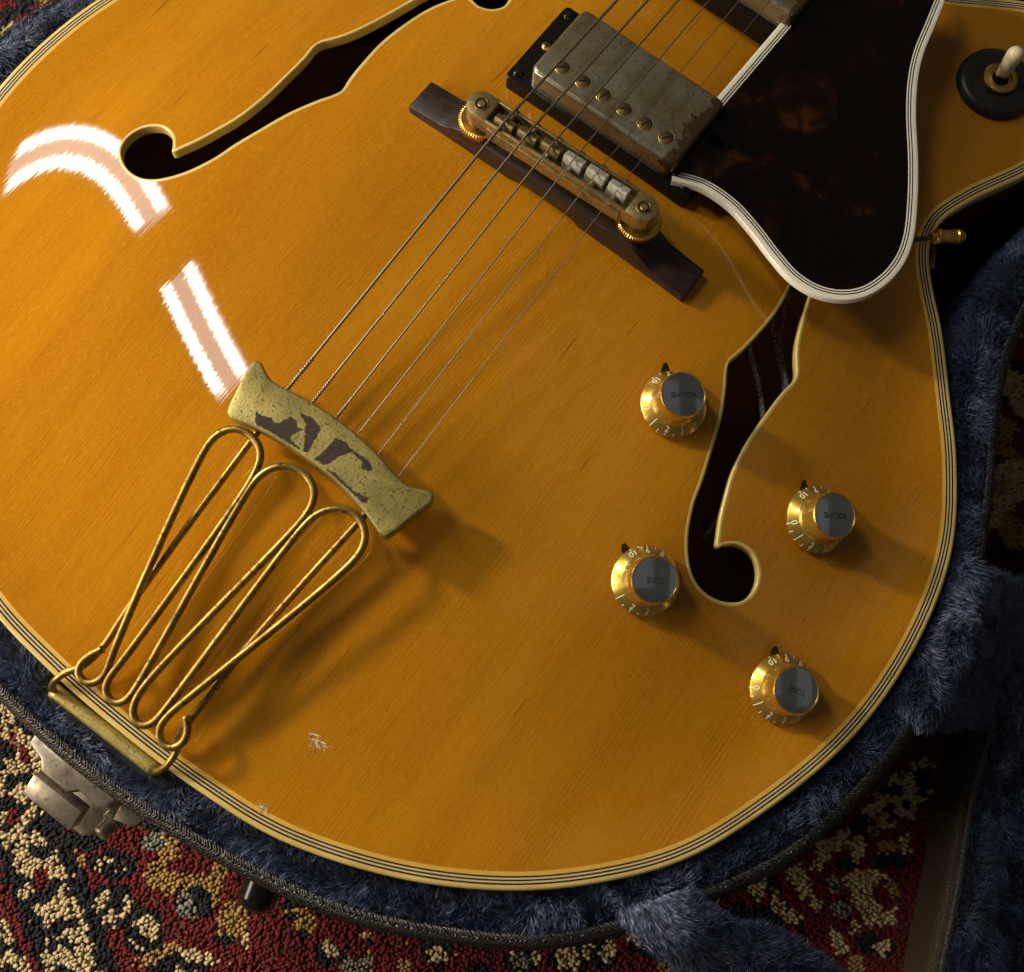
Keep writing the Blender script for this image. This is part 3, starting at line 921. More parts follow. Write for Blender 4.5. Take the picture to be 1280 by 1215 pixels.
# plate hugging the wall with a notched upper lip
prism_part('latch_plate', [(-30, -282), (-29.5, -286.5), (-22, -288.4), (-19, -291.5), (-6, -291.5), (-3.5, -288.6), (6, -288.8), (9.5, -286.5), (9.8, -282)], -38, -20.5, MT['chrome'], latch, 1.6)
lever = box_bm(-20.5, 3.0, -4.6, 4.6, -3.2, 3.2, 0.6)
put('latch_lever', from_bm('latch_lever', lever, angle=30), MT['chrome'], latch, Matrix.Translation((-1.8, -298.2, -33)) @ Matrix.Rotation(math.radians(22), 4, 'X') @ Matrix.Rotation(math.radians(1), 4, 'Z'))
prism_part('latch_hasp', [(-14, -284), (-15, -300), (-12.5, -306), (2, -306.5), (5.0, -304), (6.0, -298), (6.5, -284)], -54, -48.5, MT['chrome'], latch, 1.2)
put('latch_lock', lathe_mesh('latch_lock', [(0, 5.5), (2.4, 5.5), (3.2, 4.8), (3.2, 0), (4.4, -0.6), (4.4, -3)], 24), MT['chrome'], latch, Matrix.Translation((9.5, -295, -42)) @ Matrix.Rotation(math.radians(65), 4, 'X'))
prism_part('latch_tab', [(9.5, -284), (11, -291.5), (19, -289), (20, -283)], -36, -33.5, MT['chrome'], latch, 0.6)
# black foot stud on the outer wall
put('foot_stud', lathe_mesh('foot_stud', [(0, 17.5), (3.6, 17.2), (6.4, 15.6), (7.8, 13.0), (8.2, 6.0), (9.4, 1.2), (9.6, -2)], 36, 80), MT['black'], case, frame((68, -273.5, -58), (0.25, -0.97, 0.05), (1, 0, 0)))
# ------------------------------------------------------------------ the guitar
guitar = thing('archtop_guitar', 'amber archtop electric guitar with f-holes lying in its open case', 'guitar', (0, 0, -88))

FH = np.array([(90.2,49.2),(94.3,40),(97.1,27.4),(98.5,13.2),(98,2.3),(96.8,-9.2),(95.4,-16.2),(96.6,-19.6),(100,-25.4),(105.6,-37),(110,-50),(114,-62.5),(115.6,-69),(118.8,-77),(122,-82.8),(126,-88),(130.5,-92),(136,-94.3),(142.2,-94.2),(148,-91.8),(152,-88),(153.4,-83),(152.4,-78),(149.7,-74),(145,-71.2),(141,-71.2),(137.4,-72.6),(134.2,-75.6),(132.5,-77.9),(130.3,-74.2),(127,-67.8),(124,-60),(121,-51),(119,-38),(118.7,-23.5),(119,-11.5),(120,-3.8),(119.2,-0.8),(116.5,2.8),(112.6,9.2),(108.4,20.2),(104.5,34),(101.5,46),(98.5,57),(94.5,65.5),(89,70.5),(83,73),(77,72),(72,68),(69.8,63),(69.5,58.6),(72.5,54.7),(77.9,53),(82.3,54.2),(86,55.0),(87.6,53.6)])
def fcurve(sign):
    c = catmull(FH, 260, True)
    if sign < 0: c = c[::-1] * np.array([-1, 1])
    return c
# orientation: make both counter-clockwise seen from above, so "left" is the hole
def ccw(c):
    a = np.sum(c[:, 0] * np.roll(c[:, 1], -1) - np.roll(c[:, 0], -1) * c[:, 1])
    return c if a > 0 else c[::-1]
holes = [ccw(fcurve(1)), ccw(fcurve(-1))]
def smooth_offset(c, d):
    q = offset_curve(c, d)
    for _ in range(2): q = .5 * q + .25 * (np.roll(q, 1, 0) + np.roll(q, -1, 0))
    return q
hole_out = [smooth_offset(h, -1.25) for h in holes]

PLY = [('bind_in', 1.5), ('black', .58), ('bind_mid', .62), ('black', .58), ('bind_mid', .62), ('black', .62), ('bind', 1.9)]
BW = sum(w for _, w in PLY)
inner = offset_curve(OUTL, BW)

def build_top():
    gx = np.arange(-214, 215, 4.0); gy = np.arange(-258, 275, 4.0)
    g = np.stack(np.meshgrid(gx, gy, indexing='ij'), -1).reshape(-1, 2)
    g = g[inside(g, offset_curve(OUTL, BW + 2.5)[::2])]
    for h in holes: g = g[~inside(g, offset_curve(h, -3.2)[::2])]
    loops = [inner[::2], hole_out[0], hole_out[1]]
    pts = []; edges = []
    for l in loops:
        b = len(pts); pts += [tuple(p) for p in l]
        edges += [(b + i, b + (i + 1) % len(l)) for i in range(len(l))]
    pts += [tuple(p) for p in g]
    vs, es, fs, *_ = delaunay_2d_cdt([Vector(p) for p in pts], edges, [], 0, 1e-5)
    V = np.array([tuple(v) for v in vs]); F = np.array([tuple(f) for f in fs if len(f) == 3])
    c = V[F].mean(1)
    k = inside(c, inner[::2]) & ~inside(c, hole_out[0]) & ~inside(c, hole_out[1])
    F = F[k]
    a = V[F]; area = (a[:, 1, 0] - a[:, 0, 0]) * (a[:, 2, 1] - a[:, 0, 1]) - (a[:, 2, 0] - a[:, 0, 0]) * (a[:, 1, 1] - a[:, 0, 1])
    F[area < 0] = F[area < 0][:, ::-1]
    z = arch(V[:, 0], V[:, 1]); N = arch_n(V[:, 0], V[:, 1])
    return put('top', mesh('top', np.c_[V, z], F, True, N), MT['spruce'], guitar)
build_top()

def edge_z(d):          # binding plane, rounding over at the outer edge
    return 0.0 if d > 1.0 else -0.8 * (1 - d) ** 2
d = BW; zi = arch(inner[:, 0], inner[:, 1]) + 0.0
for key, w in PLY:
    d0, d1 = d, d - w
    n = len(OUTL); V = []; F = []
    steps = [d0, d1] if d1 > 1.0 else [d0, 1.2, .7, .35, .1, 0.0]
    for dd in steps:
        q = offset_curve(OUTL, dd)
        k = max(dd, 0) / BW
        V.append(np.c_[q, zi * k + edge_z(dd)])
    if d1 < 1e-6:
        V.append(np.c_[OUTL, np.full(n, -6.2)])
    m = len(V); V = np.stack(V, 1).reshape(-1, 3)
    for i in range(n):
        j = (i + 1) % n
        for k in range(m - 1): F.append((i * m + k, i * m + k + 1, j * m + k + 1, j * m + k))
    put('binding_ply', mesh('binding_ply', V, F), MT[key], guitar)
    d = d1
# sides and back
v, f = sweep(OUTL, [(0.15, -6.2), (0.3, -40), (0.3, -80)])
put('side', mesh('side', v, f), MT['side'], guitar)
back_in = offset_curve(OUTL, 0.3)
put('back', mesh('back', [(x, y, -80) for x, y in back_in], [tuple(range(len(back_in)))], False), simple('raw_maple_inside', (.45, .22, .08), (.55, .30, .12), 40, .6), guitar)

for h, ho in zip(holes, hole_out):
    n = len(h); zo = arch(ho[:, 0], ho[:, 1]); zh = arch(h[:, 0], h[:, 1])
    hi = offset_curve(h, .18)
    V = np.stack([np.c_[ho, zo], np.c_[.5 * (ho + h), .5 * (zo + zh) + .06], np.c_[h, zh + .02], np.c_[hi, zh - .25], np.c_[hi, zh - 4.6]], 1)
    m = V.shape[1]; V = V.reshape(-1, 3)
    F = [(i * m + k, i * m + k + 1, ((i + 1) % n) * m + k + 1, ((i + 1) % n) * m + k) for i in range(n) for k in range(m - 1)]
    put('f_hole_binding', mesh('f_hole_binding', V, F), MT['bind'], guitar)
    # underside of the top around the hole so that the light stays out
    q = offset_curve(h, -14)
for pts, r in (([(88.6, 19.9, -8), (97.1, 10.5, -13), (107.5, 0.5, -13), (114.9, -7.2, -13), (121.1, -15.6, -13), (126.5, -31.2, -14), (129.4, -67.1, -23)], 1.15),
               ([(92.4, 52.1, -8), (99.4, 37.8, -13), (107.7, 18.8, -13), (117.0, 8.0, -13), (128.4, -2.7, -14), (139.8, -29.2, -18)], 1.2),
               ([(90.5, 38.9, -12), (99.0, 27.5, -16), (108.9, 16.7, -16), (118.8, 6.3, -16), (125.6, -5.5, -16), (137.9, -32.9, -20)], 1.1)):
    v, f = tube(catmull(pts, 70), r, 8)
    put('braided_cable', mesh('braided_cable', v, f), MT['cloth'], guitar)

# ---- pickguard
GZ = 30.0; GT = 2.6
outer_edge = catmull([(35.6,26.6),(45.8,31),(59.2,31.4),(72,28.2),(84.2,23.8),(95.7,20.7),(105.9,21.1),(115.2,25.2),(122.3,32.6),(126.3,43.4),(126.9,54.6),(124.4,65.3),(117.3,80.3),(108.2,96),(96.8,113.4),(89,127.8),(84.4,140),(81.1,155.2),(78,168.8),(74,182),(64,194)], 240)
inner_edge = catmull([(30.2, 117), (29.6, 92), (29.0, 66.5)], 40)
GPLY = [('white', 1.95), ('black', .5), ('white', .55), ('black', .5), ('white', .55)]
GW = sum(w for _, w in GPLY)
oi = offset_curve(outer_edge, GW, False); ii = offset_curve(inner_edge, GW, False)
def plies(curve, parent):
    d = 0.0
    for key, w in GPLY:
        steps = [d, d + w]
        V = []
        if d == 0.0:
            V.append(np.c_[offset_curve(curve, -.55, False), np.full(len(curve), GZ - GT)])
            V.append(np.c_[offset_curve(curve, -.15, False), np.full(len(curve), GZ - .12)])
            V.append(np.c_[offset_curve(curve, .15, False), np.full(len(curve), GZ)])
            V.append(np.c_[offset_curve(curve, w, False), np.full(len(curve), GZ)])
        else:
            for s_ in steps: V.append(np.c_[offset_curve(curve, s_, False), np.full(len(curve), GZ)])
        m = len(V); n = len(curve); V = np.stack(V, 1).reshape(-1, 3)
        F = [(i * m + k, (i + 1) * m + k, (i + 1) * m + k + 1, i * m + k + 1) for i in range(n - 1) for k in range(m - 1)]
        put('guard_binding_ply', mesh('guard_binding_ply', V, F), MT[key], parent)
        d += w
notch = [(40.2 + 3.4 * math.cos(a), 51.5 + 3.4 * math.sin(a) * .8) for a in np.linspace(-1.5, 1.5, 9)]
poly = [tuple(p) for p in oi] + [(58, 188), (34, 188), (34, 156), (36.2, 155), (36.2, 114.5), (ii[0][0], 114.5)] + [tuple(p) for p in ii] + [(36.0, 66)] + [(36.0, 55.2)] + notch[::-1] + [(36.0, 47.6), (36.0, 29.2)]
def flat_plate(name, poly, z, t, mat, parent):
    tri = tessellate_polygon([[Vector((p[0], p[1], 0)) for p in poly]])
    n = len(poly)
    V = [(p[0], p[1], z) for p in poly] + [(p[0], p[1], z - t) for p in poly]
    F = []
    for a, b, c in tri:
        pa, pb, pc = (Vector(poly[k]) for k in (a, b, c))
        cr = (pb - pa).x * (pc - pa).y - (pb - pa).y * (pc - pa).x
        F.append((a, b, c) if cr > 0 else (a, c, b))
        F.append((n + a, n + c, n + b) if cr > 0 else (n + a, n + b, n + c))
    for i in range(n):
        j = (i + 1) % n
        F.append((i, n + i, n + j, j))
    return put(name, mesh(name, V, F, False), mat, parent)
guard = flat_plate('pickguard', poly, GZ, GT, MT['tort'], guitar)
guard['label'] = 'dark tortoise pickguard with white and black bound edge'
plies(outer_edge, guard); plies(inner_edge, guard)

# guard bracket: rod to the rim, gold barrel nut
bracket = group_empty('guard_bracket', guitar, (135, 92, 0))
v, f = tube([(121, 62, 26.3), (124.5, 68, 25.2), (129, 81, 12), (132, 90, 4)], 1.0, 10)
put('bracket_rod', mesh('bracket_rod', v, f), MT['satin'], bracket)
ax = Vector((143.6, 102, 0)) - Vector((132, 90, 4)); ln = ax.length
put('bracket_nut', lathe_mesh('bracket_nut', [(0, -.6), (1.6, -.6), (1.9, 0), (1.9, 1.6), (3.0, 1.9), (3.3, 2.4), (3.3, 4.2), (2.7, 4.5), (2.9, 5.0), (2.9, 11.5), (3.4, 12), (3.4, 13.8), (2.4, 14.4), (2.4, 15.8), (0, 16.2)], 14, 25), MT['gold_bright'], bracket, frame((132, 90, 4), ax, (0, 0, 1)))
put('bracket_plate', from_bm('bracket_plate', box_bm(-1.1, 1.1, -2.0, 9, -26, -2, .3), angle=30), MT['side'], bracket, frame((139.5, 84.5, -1), (0, 0, 1), (1, 0.45, 0)))

# ---- pickups
def screw_mesh(name, r, h, slot='line', depth=.35):
    bm = bmesh.new()
    v, f = lathe([(0, h), (r * .78, h), (r, h - .35), (r, -1.0)], 20)
    vs = [bm.verts.new(p) for p in v]
    for q in f:
        try: bm.faces.new([vs[i] for i in q])
        except ValueError: pass
    bmesh.ops.remove_doubles(bm, verts=bm.verts, dist=1e-4)
    bmesh.ops.recalc_face_normals(bm, faces=bm.faces)
    return from_bm(name, bm, angle=35)
MT['poledark'] = worn_metal('tarnished_pole_screw', (0.34, 0.24, 0.10), (0.20, 0.13, 0.06), (0.09, 0.06, 0.03), 300, 1500, 0.5, 0.35)
POLE = lathe_mesh('pole_screw', [(0, .32), (2.0, .30), (2.45, .1), (2.5, -.5)], 22)
POLE_RING = lathe_mesh('pole_ring', [(2.5, -.4), (2.55, .1), (2.9, .14), (3.15, -.05), (3.15, -.4)], 26)
SLOT = from_bm('screw_slot', box_bm(-2.1, 2.1, -.34, .34, .05, .36))
PH = from_bm('cross_slot', box_bm(-.25, .25, -1.15, 1.15, .7, 1.16, bm=box_bm(-1.15, 1.15, -.25, .25, .7, 1.15)))
SCREW = lathe_mesh('ring_screw', [(0, 1.1), (1.0, 1.0), (1.7, .6), (2.0, 0), (2.0, -.6)], 20, 60)
for me, k in ((POLE, 'poledark'), (POLE_RING, 'brass'), (SLOT, 'ink'), (PH, 'ink')): me.materials.append(MT[k])
SCREW_B = SCREW.copy(); SCREW.materials.append(MT['brass']); SCREW_B.materials.append(MT['black'])
def rounded_rect(x0, x1, y0, y1, r, n=6):
    out = []
    for cx, cy, a0 in ((x1 - r, y1 - r, 0), (x0 + r, y1 - r, 90), (x0 + r, y0 + r, 180), (x1 - r, y0 + r, 270)):
        for k in range(n + 1):
            a = math.radians(a0 + 90 * k / n); out.append((cx + r * math.cos(a), cy + r * math.sin(a)))
    return out
def nickel_cover_mat():
    m, nt, p = new_mat('worn_nickel_cover')
    v = coords(nt)
    a = noise_tex(nt, v, 38, 5, .65)
    c = ramp(nt, a, [(.30, (.19, .125, .045)), (.44, (.32, .265, .155)), (.60, (.45, .415, .30)), (.8, (.55, .52, .41))])
    # rust-brown breaking through at the treble end
    sep = node(nt, 'ShaderNodeSeparateXYZ'); nt.links.new(v, sep.inputs[0])
    mr = node(nt, 'ShaderNodeMapRange'); mr.inputs['From Min'].default_value = .018; mr.inputs['From Max'].default_value = .042
    nt.links.new(sep.outputs['X'], mr.inputs['Value'])
    b = noise_tex(nt, v, 150, 5, .7)
    ad = node(nt, 'ShaderNodeMath', operation='ADD'); nt.links.new(mr.outputs[0], ad.inputs[0]); nt.links.new(b, ad.inputs[1])
    c = mix(nt, ramp(nt, ad.outputs[0], [(.98, 0.0), (1.12, .85)]), c, (.11, .062, .026))
    s = noise_tex(nt, v, 750, 3, .6)
    c = mix(nt, ramp(nt, s, [(.58, 0.0), (.68, .6)]), c, (.045, .03, .016))
    nt.links.new(c, p.inputs['Base Color'])
    nt.links.new(ramp(nt, a, [(.3, .42), (.7, .2)]), p.inputs['Roughness'])
    setp(p, metal=.78)
    nt.links.new(bump(nt, s, .3, .0002), p.inputs['Normal'])
    return m
MT['cover'] = nickel_cover_mat()
def pickup(y0, flip, label):
    g = group_empty('pickup', guitar, (0, y0 + 21, 20)); g['label'] = label
    # ring: sloped black frame, cover: rounded nickel box (y measured from the ring's tail edge)
    rb = prism_bm(rounded_rect(-44.6, 44.6, y0, y0 + 43, 2.4), 16, 27, .7)
    put('mounting_ring', from_bm('mounting_ring', rb, angle=40), MT['black'], g)
    cb = prism_bm(rounded_rect(-34.6, 34.6, y0 + 2.6, y0 + 39.4, 3.4), 24, 37.0, 1.7, 4)
    put('cover', from_bm('cover', cb, angle=50), MT['cover'], g)
    py = y0 + (11.3 if not flip else 30.7)
    for i in range(6):
        x = -24.8 + 9.95 * i
        s = put('pole_screw', POLE, None, g, Matrix.Translation((x, py, 37.0)) @ Matrix.Scale(1.12, 4))
        put('pole_ring', POLE_RING, None, g, Matrix.Translation((x, py, 37.0)) @ Matrix.Scale(1.12, 4))
        put('screw_slot', SLOT, None, g, Matrix.Translation((x, py, 37.02)) @ Matrix.Scale(1.12, 4) @ Matrix.Rotation(random.uniform(.5, 1.7), 4, 'Z'))
    for x, y, k in ((-41, y0 + 4.2, 0), (-41, y0 + 38.8, 0), (41, y0 + 4.2, 0), (41, y0 + 38.8, 0), (-39.4, y0 + 21.5, 1)):
        put('ring_screw', SCREW if k else SCREW_B, None, g, Matrix.Translation((x, y, 27.0)))
        put('cross_slot', PH, None, g, Matrix.Translation((x, y, 27.0)) @ Matrix.Rotation(random.uniform(0, 1.5), 4, 'Z'))
pickup(25.0, False, 'bridge pickup with worn nickel cover and brass pole screws')
pickup(112.5, True, 'neck pickup with worn nickel cover beside the pickguard')

# ---- bridge
bridge = group_empty('bridge', guitar, (0, 0, 22))
def bridge_base():
    xs = np.linspace(-67, 67, 68); bm = bmesh.new(); rows = []
    for x in xs:
        ax_ = abs(x)
        hgt = np.interp(ax_, [0, 40, 46, 50, 67], [11.0, 11.0, 8.2, 5.4, 4.4])
        zb = A(x, -1) - .3 + (2.6 * min(1, (16 - ax_) / 2) if ax_ < 16 else 0)
        zt = A(x, -1) + hgt if ax_ > 46 else max(A(x, -1) + hgt, 31.5 if ax_ < 40 else 0)
        hw = 7.2 if ax_ > 50 else 7.2
        y0, y1 = -8.6, 6.2
        rows.append([bm.verts.new((x, y0, zb)), bm.verts.new((x, y1, zb)), bm.verts.new((x, y1, zt)), bm.verts.new((x, y0, zt))])
    for a, b in zip(rows, rows[1:]):
        for k in range(4): bm.faces.new((a[k], a[(k + 1) % 4], b[(k + 1) % 4], b[k]))
    bm.faces.new(rows[0][::-1]); bm.faces.new(rows[-1])
    bmesh.ops.recalc_face_normals(bm, faces=bm.faces)
    es = [e for e in bm.edges if len(e.link_faces) == 2 and e.calc_face_angle(0) > .9]
    bmesh.ops.bevel(bm, geom=es, offset=.7, segments=2, affect='EDGES', profile=.5)
    return from_bm('bridge_base', bm, angle=40)
put('bridge_base', bridge_base(), MT['rose'], bridge)
YAW = .04
BR = Matrix.Rotation(YAW, 4, 'Z')
wheel = lathe_mesh('thumbwheel', [(0, 3.0), (7.6, 3.0), (8.4, 2.6), (8.4, .4), (7.6, 0), (0, 0)], 192, 14, ripple=(8.2, .3, 48))
collar = lathe_mesh('post_collar', [(4.6, 0), (4.6, 4.5), (0, 4.5)], 28)
wheel.materials.append(MT['gold_bright']); collar.materials.append(MT['gold'])
for x in (-36.6, 36.6):
    put('thumbwheel', wheel, None, bridge, BR @ Matrix.Translation((x, 0, 32.6)))
    put('post_collar', collar, None, bridge, BR @ Matrix.Translation((x, 0, 35.6)))
def bridge_body():
    bm = bmesh.new()
    bz0, bz1 = 38.2, 45.0
    def pr(poly, z0, z1, bev):
        t = prism_bm(poly, z0, z1, bev); me = bpy.data.meshes.new('t'); t.to_mesh(me); t.free(); bm.from_mesh(me); bpy.data.meshes.remove(me)
    for s in (-1, 1):
        p = [(s * (36.6 + 5.6 * math.cos(a)), 5.6 * math.sin(a)) for a in np.linspace(-math.pi / 2, math.pi / 2, 13)]
        hole = [(s * (36.6 + 2.3 * math.cos(a)), 2.3 * math.sin(a)) for a in np.linspace(-math.pi / 2, 1.5 * math.pi, 17)]
        blk = [(s * 31.6, 5.6)] + p[::-1] + [(s * 31.6, -5.6)]
        pr(blk if s > 0 else blk, bz0, bz1, .35)
    pr([(-31.6, 4.3), (31.6, 4.3), (31.6, 5.6), (-31.6, 5.6)], bz0, bz1, .25)
    pr([(-31.6, -5.6), (31.6, -5.6), (31.6, -4.3), (-31.6, -4.3)], bz0, bz1, .25)
    pr([(-31.6, -4.3), (31.6, -4.3), (31.6, 4.3), (-31.6, 4.3)], bz0, bz0 + 2.2, 0)
    # front flange of the casting
    pr([(-30, -6.5), (30, -6.5), (30, -5.6), (-30, -5.6)], bz0 - 1.2, bz0 + 4.4, .2)
    return from_bm('bridge_body', bm, angle=35)
put('bridge_body', bridge_body(), MT['brass'], bridge, BR)
for x in (-36.6, 36.6):
    put('post_hole', lathe_mesh('post_hole', [(0, .12), (2.2, .12), (2.3, .05)], 20), MT['ink'], bridge, BR @ Matrix.Translation((x, 0, 45.0)))
    put('post_screw', lathe_mesh('post_screw', [(0, .42), (1.3, .4), (1.5, .1)], 18), MT['brass'], bridge, BR @ Matrix.Translation((x, 0, 45.0)))
    put('post_rim', lathe_mesh('post_rim', [(2.2, .02), (2.35, .22), (2.9, .2), (3.0, .0)], 24), MT['gold'], bridge, BR @ Matrix.Translation((x, 0, 45.0)))
def saddle_mesh():
    bm = bmesh.new()
    pr = [(-2.6, 40.6), (-2.6, 43.0), (-1.5, 46.0), (-.9, 46.6), (2.0, 45.6), (2.2, 40.6)]
    a = [bm.verts.new((-4.1, y, z)) for y, z in pr]; b = [bm.verts.new((4.1, y, z)) for y, z in pr]
    for i in range(6): bm.faces.new((a[i], b[i], b[(i + 1) % 6], a[(i + 1) % 6]))
    bm.faces.new(a[::-1]); bm.faces.new(b)
    bmesh.ops.recalc_face_normals(bm, faces=bm.faces)
    bmesh.ops.bevel(bm, geom=list(bm.edges), offset=.22, segments=1, affect='EDGES')
    return from_bm('saddle', bm)
sad = saddle_mesh(); sad_w = sad.copy(); sad.materials.append(MT['brass']); sad_w.materials.append(MT['nylon'])
scr = lathe_mesh('saddle_screw', [(0, 0), (1.25, 0), (1.25, 10.8), (1.9, 10.9), (2.0, 11.6), (1.5, 12.7), (0, 12.9)], 16, 40); scr.materials.append(MT['brass'])
SX = [-24.8 + 9.95 * i for i in range(6)]; SY = [-1.4, -.5, .5, 1.0, 1.4, 1.0]
for i in range(6):
    put('saddle', sad_w if i > 2 else sad, None, bridge, BR @ Matrix.Translation((SX[i], SY[i], 0)))
    put('saddle_screw', scr, None, bridge, BR @ Matrix.Translation((SX[i], -5.8, 42.2)) @ Matrix.Rotation(-math.pi / 2, 4, 'X'))

# ---- tailpiece
tail = group_empty('tailpiece', guitar, (0, -200, 0))
bar = catmull([(-40.9,-130.2),(-40.6,-134.5),(-38.7,-142),(-36.2,-150),(-34.6,-151.6),(-23.8,-149.3),(-11.5,-147.6),(2.9,-147),(14.5,-147.8),(24.9,-149.8),(36,-152.6),(37.2,-151),(39.4,-141.4),(41.4,-132.1),(39.6,-130),(36.8,-130.7),(33,-132.8),(27.7,-133),(15.9,-130.7),(5.2,-129.5),(-5.1,-129.2),(-15.3,-130),(-24.3,-131.3),(-31,-132.2),(-34.6,-131.1),(-38.5,-129.4)], 150, True)
cb = put('crossbar', from_bm('crossbar', prism_bm([tuple(p) for p in bar], 28.6, 34.0, .9, 3), angle=45), MT['plate'], tail)
PATCHES = [
 [(-27.8,-144.5),(-26.2,-144.8),(-21.7,-143.1),(-20,-144.1),(-18.3,-142.8),(-17.2,-138.7),(-14.6,-138.6),(-12.2,-140.4),(-10.3,-139.4),(-12.4,-143.4),(-12,-145),(-9,-145.4),(-6.9,-145.7),(-6.6,-146.2),(-11.9,-146.7),(-18,-147.2),(-24.3,-148.3),(-25.9,-147.3)],
 [(-15.7,-135.6),(-10.7,-134.5),(-6.6,-135.1),(-5.6,-136.3),(-4.9,-140.4),(-3.6,-145.2),(-5.3,-145.9),(-6.8,-143.7),(-8.4,-141.2),(-10.2,-139.2),(-10.9,-137.6)],
 [(-0.6,-145.8),(0,-143.1),(0.5,-137.1),(0.7,-135.1),(4.3,-134.1),(6.8,-135),(12,-134.7),(15.6,-134.7),(17.9,-136.6),(17.1,-137.7),(14.2,-138.1),(13.4,-136.4),(8.3,-135.7),(5.9,-139.4),(4.8,-143.5),(3.5,-145.3)],
 [(4.8,-146),(8,-145.2),(13,-145.9),(17,-146.3),(21.6,-145.6),(23.2,-144.8),(23.7,-147.2),(22.4,-147.8),(17.4,-147.2),(9.2,-146.4)]]
for pp in PATCHES:
    q = []
    for i in range(len(pp)):
        a, b = np.array(pp[i]), np.array(pp[(i + 1) % len(pp)])
        k = max(2, int(np.linalg.norm(b - a) / .45))
        for s_ in range(k): q.append(tuple(a + (b - a) * s_ / k + rng.normal(0, .16, 2)))
    flat_plate('worn_patch', q, 34.05, .06, MT['tarn'], tail)
WIRE = [(-20.4,-240.7,13),(-22.5,-244.3,12.2),(-24,-248.8,11.3),(-23.3,-252.3,10.6),(-20.1,-254,10.2),(-16.7,-253.2,10.4),(-14.2,-250,11),(-14.2,-246,11.9),(-15.9,-242.1,12.7),(-20,-231.6,14.9),(-24.4,-215,18.4),(-27.5,-201.2,21.3),(-31.6,-176.7,26.4),(-34.9,-162.5,29.4),(-34.1,-158.1,30.4),(-31.5,-154.1,31),(-26.9,-152,31),(-21.3,-152.6,31),(-16.6,-155.6,30.9),(-15.2,-159.7,30),(-14.1,-166.5,28.6),(-13.9,-181.8,25.4),(-14.1,-191.5,23.3),(-13.2,-206.2,20.2),(-12.9,-224.7,16.4),(-12.3,-241.1,12.9),(-12.5,-247.1,11.7),(-11.7,-250.8,10.9),(-8.9,-252.9,10.5),(-5.5,-253,10.4),(-3,-251.5,10.7),(-2.3,-248,11.5),(-2.6,-243.5,12.4),(-4.2,-230.8,15.1),(-5.9,-215.2,18.4),(-9.2,-188.6,23.9),(-11.3,-179.2,25.9),(-13.1,-166.8,28.5),(-12.9,-161.2,29.7),(-11.2,-156.5,30.7),(-7.7,-153.2,31),(-2.8,-151.3,31),(2.5,-152,31),(6.9,-154.8,31),(8.6,-158.7,30.2),(8.9,-163.6,29.2),(7.7,-175.7,26.6),(5.2,-195.2,22.6),(2.1,-222.8,16.8),(-0.5,-239.9,13.2),(-0.2,-247.4,11.6),(1.3,-251.4,10.8),(4,-253.4,10.3),(7.4,-253.2,10.4),(9.9,-250.4,11),(10.3,-246,11.9),(9.8,-232.3,14.8),(10.9,-218.1,17.8),(10.8,-202.2,21.1),(11.1,-180,25.7),(10.6,-165.8,28.7),(11.7,-159.9,30),(14.8,-155.3,30.9),(18.7,-152.6,31),(23.5,-151.9,31),(28.3,-153.9,31),(31.3,-157.2,30.5),(32.3,-162.6,29.4),(31,-171.3,27.6),(26.3,-191.6,23.3),(22.8,-206,20.3),(18.6,-223.1,16.7),(14,-237.6,13.7),(12.2,-245.6,12),(12.5,-250.4,11),(15.5,-253.2,10.4),(19.5,-253.3,10.4),(22.5,-250.3,11),(22.5,-246.3,11.8),(19.9,-242.6,12.6),(17.5,-241,12.9)]
WIRE = [p for i, p in enumerate(WIRE) if not (-236 < p[1] < -170)]
w = catmull(WIRE, 900)
for _ in range(24): w[1:-1] = .5 * w[1:-1] + .25 * (w[:-2] + w[2:])
v, f = tube(w, 1.45, 10)
put('looped_wire', mesh('looped_wire', v, f), MT['gold'], tail)
for pts in ([(-24.3,-146,29.8),(-24.1,-151.2,28.7),(-23.9,-187.4,20.9),(-23.3,-218,14.3),(-22.6,-230.2,11.7),(-22,-240.1,9.6),(-23.6,-249.5,7.5),(-27.6,-255.7,5.2),(-29.4,-260.2,2.9),(-30,-263.6,-1.5),(-30,-264.2,-6)],
            [(25,-147,29.7),(24.7,-152.4,28.5),(21.6,-185,21.5),(19.4,-214.1,15.2),(18.9,-240.5,9.5),(19.1,-247.1,8.1),(21.6,-253,6.5),(21.4,-259,3.6),(19,-263.4,-1.5),(17.8,-263.6,-6)]):
    v, f = tube(catmull(pts, 160), 1.35, 10)
    put('hinge_rod', mesh('hinge_rod', v, f), MT['gold'], tail)
v, f = tube([(-30.6, -264.6, -6.5), (-28, -264.5, -6.5), (0, -264, -6.5), (15, -263.8, -6.5), (18, -263.7, -6.5)], 2.7, 20)
put('hinge_tube', mesh('hinge_tube', v, f), MT['plate'], tail)

